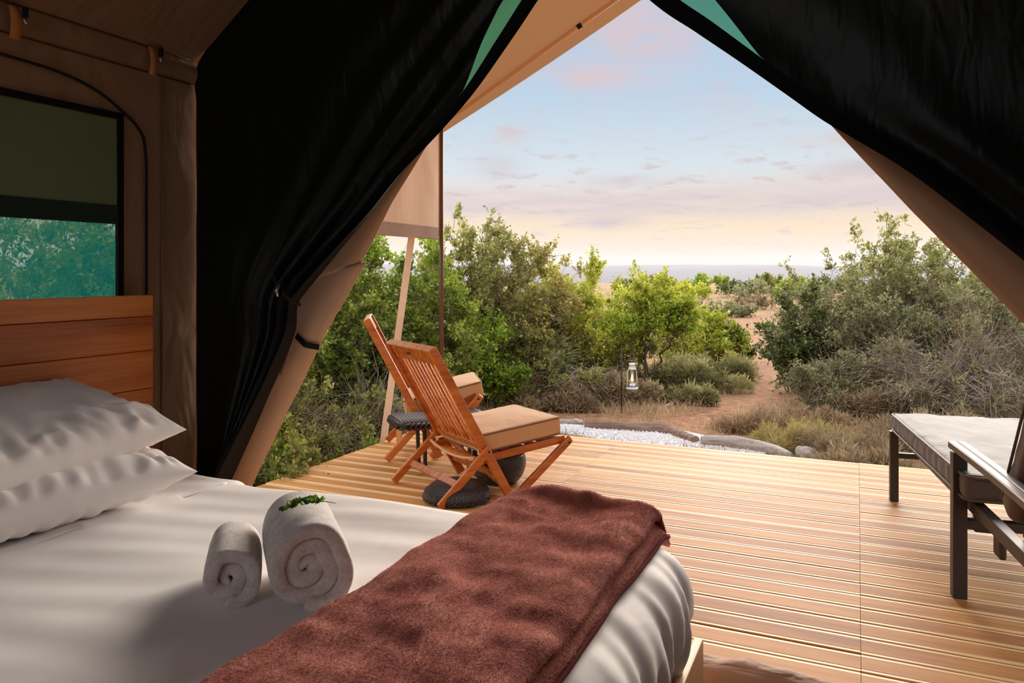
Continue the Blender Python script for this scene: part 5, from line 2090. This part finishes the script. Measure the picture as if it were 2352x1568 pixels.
def build_gravel():
    rng = np.random.default_rng(6)
    pts, f = [], []
    rows = []
    for k in range(41):
        u = k / 40 * 4
        i = min(3, int(u))
        c = GRAVEL[i].lerp(GRAVEL[i + 1], u - i)
        w = 0.38 * math.sin(math.pi * (0.12 + 0.80 * k / 40)) + 0.02 * noise.noise(Vector((k * 0.4, 0, 0)))
        t = (GRAVEL[min(4, i + 1)] - GRAVEL[i]).normalized()
        nrm = Vector((-t.y, t.x, 0))
        rows.append([(c.x + nrm.x * w * q, c.y + nrm.y * w * q, gz(c.x, c.y) + 0.035 * (1 - q * q) + 0.004) for q in np.linspace(-1, 1, 9)])
    o = mkobj('gravel_bed', grid_mesh('gravel_bed', rows), M['gravel'], smooth=True)
    tag(o, 'white gravel strip between the deck edge and the logs', 'gravel', kind='stuff')
    # pebbles on it
    P = np.array(rows)
    V, F_ = [], []
    oct_v = np.array([(1, 0, 0), (-1, 0, 0), (0, 1, 0), (0, -1, 0), (0, 0, 1), (0, 0, -1)], float)
    oct_f = [(0, 2, 4), (2, 1, 4), (1, 3, 4), (3, 0, 4), (2, 0, 5), (1, 2, 5), (3, 1, 5), (0, 3, 5)]
    for k in range(4200):
        i, j = rng.integers(0, 40), rng.integers(0, 8)
        a, b = rng.random(2)
        q = P[i, j] * (1 - a) * (1 - b) + P[i + 1, j] * a * (1 - b) + P[i, j + 1] * (1 - a) * b + P[i + 1, j + 1] * a * b
        s = rng.uniform(0.008, 0.020)
        sc_ = s * rng.uniform(0.6, 1.2, 3)
        an = rng.uniform(0, 6.28)
        rot = np.array([[math.cos(an), -math.sin(an), 0], [math.sin(an), math.cos(an), 0], [0, 0, 1]])
        base = len(V)
        V += [tuple(q + rot @ (v * sc_)) for v in oct_v]
        F_ += [tuple(base + t for t in tri) for tri in oct_f]
    me = bpy.data.meshes.new('pebbles')
    me.from_pydata(V, [], F_)
    pb = mkobj('pebbles', me, M['gravel'], o, True)
    tag(pb, kind='stuff')


build_gravel()


def build_log(name, label, pts, rad, mat, seed, holes=()):
    mb = MB()
    n = 14
    P = []
    for i in range(25):
        t = i / 24
        q = interp([tuple(p) for p in pts], t)
        P.append(Vector(q))
    b0 = 0
    for i, p in enumerate(P):
        t = (P[min(i + 1, 24)] - P[max(i - 1, 0)]).normalized()
        u = t.cross(Vector((0, 0, 1))).normalized()
        w = u.cross(t)
        r = rad * (0.85 + 0.3 * math.sin(math.pi * i / 24)) * (1 + 0.15 * noise.noise(Vector((i * 0.3, seed, 0))))
        for k in range(n):
            a = 2 * math.pi * k / n
            rr = r * (1 + 0.05 * math.sin(a * 5 + seed + 0.12 * i) + 0.20 * noise.noise(Vector((math.cos(a) * 1.5, math.sin(a) * 1.5, i * 0.25 + seed))))
            mb.v.append(tuple(p + (u * math.cos(a) + w * math.sin(a)) * rr))
    for i in range(24):
        for k in range(n):
            k2 = (k + 1) % n
            mb.f.append((i * n + k, i * n + k2, (i + 1) * n + k2, (i + 1) * n + k))
    mb.f.append(tuple(reversed(range(n))))
    mb.f.append(tuple(24 * n + k for k in range(n)))
    o = mb.build(name, mat, None, True)
    tag(o, label, 'log')
    for (t, s) in holes:
        q = Vector(interp([tuple(p) for p in pts], t))
        c = q + Vector((SN, -CS, 0.0)) * rad * 0.88 + Vector((0, 0, rad * 0.5))
        MB().lathe([(0.006, -0.014), (s, -0.006), (s, 0.004), (0.006, 0.008)], 10, tuple(c)).build('knot_hole', M['knot'], o, True)
    return o


def onground(px, py, lift=0.0):
    d = 8.0
    for _ in range(12):
        p = W(px, d)
        d = F * (CH - gz(p.x, p.y) - lift) / (py - HZ)
    p = W(px, d)
    return Vector((p.x, p.y, gz(p.x, p.y) + lift))


build_log('log', 'pale grey weathered log edging the gravel strip', [onground(1612, 1012, 0.06), onground(1690, 1016, 0.08), onground(1760, 1032, 0.06), onground(1812, 1048, 0.05)], 0.058, M['log'], 1, ((0.48, 0.012), (0.62, 0.012)))
build_log('log', 'dark brown log along the back of the gravel strip', [onground(1345, 978, 0.05), onground(1440, 982, 0.06), onground(1530, 990, 0.05), onground(1598, 1014, 0.04)], 0.06, M['log_dark'], 2)
build_log('log', 'short split grey log next to the grass clumps', [onground(1838, 1036, 0.05), onground(1858, 1046, 0.06), onground(1882, 1058, 0.04)], 0.06, M['log'], 3)
build_log('log', 'thin pale log lying left of the gravel, behind the front chair', [onground(1262, 972, 0.03), onground(1300, 970, 0.03), onground(1338, 969, 0.03)], 0.035, M['log'], 4)
build_log('stick', 'bare pale stick on the red earth beside the heath', [onground(1514, 940, 0.02), onground(1528, 934, 0.05), onground(1540, 926, 0.09)], 0.014, M['bark_pale'], 5)
build_grass()


def build_lantern():
    g = onground(1428, 948)
    pole = empty('lantern_pole', g, YAW, label='thin black crook pole standing in the heath', cat='pole')
    H = zrow(795, (g - Vector((0, 0, g.z))).dot(Vector((-SN, CS, 0)))) - g.z
    MB().tube([(0, 0, -0.05), (0, 0, H)], 0.0085, 8).build('rod', M['black_metal'], pole, True)
    hk = [(0, 0, H), (0.05, 0, H - 0.002), (0.105, 0, H - 0.012), (0.118, 0, H - 0.03), (0.116, 0, H - 0.055), (0.13, 0, H - 0.07), (0.142, 0, H - 0.05), (0.142, 0, H - 0.02)]
    MB().tube(hk, 0.006, 8).build('hook', M['black_metal'], pole, True)
    d = (Vector((g.x, g.y, 0))).dot(Vector((-SN, CS, 0)))
    zt, zb = zrow(833, d), zrow(893, d)
    off = Vector((CS, SN, 0)) * 0.128
    ln = empty('oil_lantern', (g.x + off.x, g.y + off.y, zb), YAW, label='white oil lantern glowing on the black crook pole', cat='lantern')
    h = zt - zb
    s = h / 0.31
    wm = M['white_metal']
    MB().lathe([(0.02 * s, 0.0), (0.068 * s, 0.0), (0.072 * s, 0.006), (0.070 * s, 0.018 * s), (0.056 * s, 0.022 * s)], 20).build('base_plate', wm, ln, True)
    MB().lathe([(0.02 * s, 0.020 * s), (0.054 * s, 0.022 * s), (0.056 * s, 0.04 * s), (0.046 * s, 0.058 * s), (0.028 * s, 0.075 * s), (0.01 * s, 0.08 * s)], 20).build('fuel_tank', M['steel'], ln, True)
    MB().lathe([(0.028 * s, 0.082 * s), (0.046 * s, 0.115 * s), (0.044 * s, 0.15 * s), (0.034 * s, 0.20 * s), (0.031 * s, 0.225 * s), (0.029 * s, 0.225 * s), (0.032 * s, 0.20 * s), (0.042 * s, 0.15 * s), (0.043 * s, 0.115 * s), (0.026 * s, 0.083 * s)], 20).build('glass_globe', M['glass'], ln, True)
    MB().lathe([(0.001, 0.085 * s), (0.014 * s, 0.097 * s), (0.017 * s, 0.115 * s), (0.010 * s, 0.145 * s), (0.001, 0.175 * s)], 12).build('flame', M['flame'], ln, True)
    MB().lathe([(0.02 * s, 0.225 * s), (0.044 * s, 0.23 * s), (0.046 * s, 0.24 * s), (0.036 * s, 0.25 * s), (0.034 * s, 0.28 * s), (0.044 * s, 0.29 * s), (0.038 * s, 0.305 * s), (0.01 * s, 0.31 * s)], 20).build('cap', wm, ln, True)
    for sg in (-1, 1):
        MB().tube([(sg * 0.055 * s, 0, 0.03 * s), (sg * 0.058 * s, 0, 0.10 * s), (sg * 0.050 * s, 0, 0.20 * s), (sg * 0.036 * s, 0, 0.265 * s)], 0.005, 6).build('frame_tube', wm, ln, True)
    top = H + g.z - 0.062 - zb
    MB().tube([(-0.035 * s, 0, 0.29 * s), (-0.02 * s, 0, (0.31 * s + top) / 2 + 0.02), (0, 0, top), (0.02 * s, 0, (0.31 * s + top) / 2 + 0.02), (0.035 * s, 0, 0.29 * s)], 0.0025, 5).build('bail', M['steel'], ln, True)
    pl = bpy.data.lights.new('lantern_light', 'POINT')
    pl.energy = 2.0
    pl.color = (1.0, 0.6, 0.25)
    pl.shadow_soft_size = 0.01
    lo = bpy.data.objects.new('lantern_light', pl)
    lo.parent = ln
    lo.location = (0, 0, 0.13 * s)
    COL.objects.link(lo)


build_lantern()
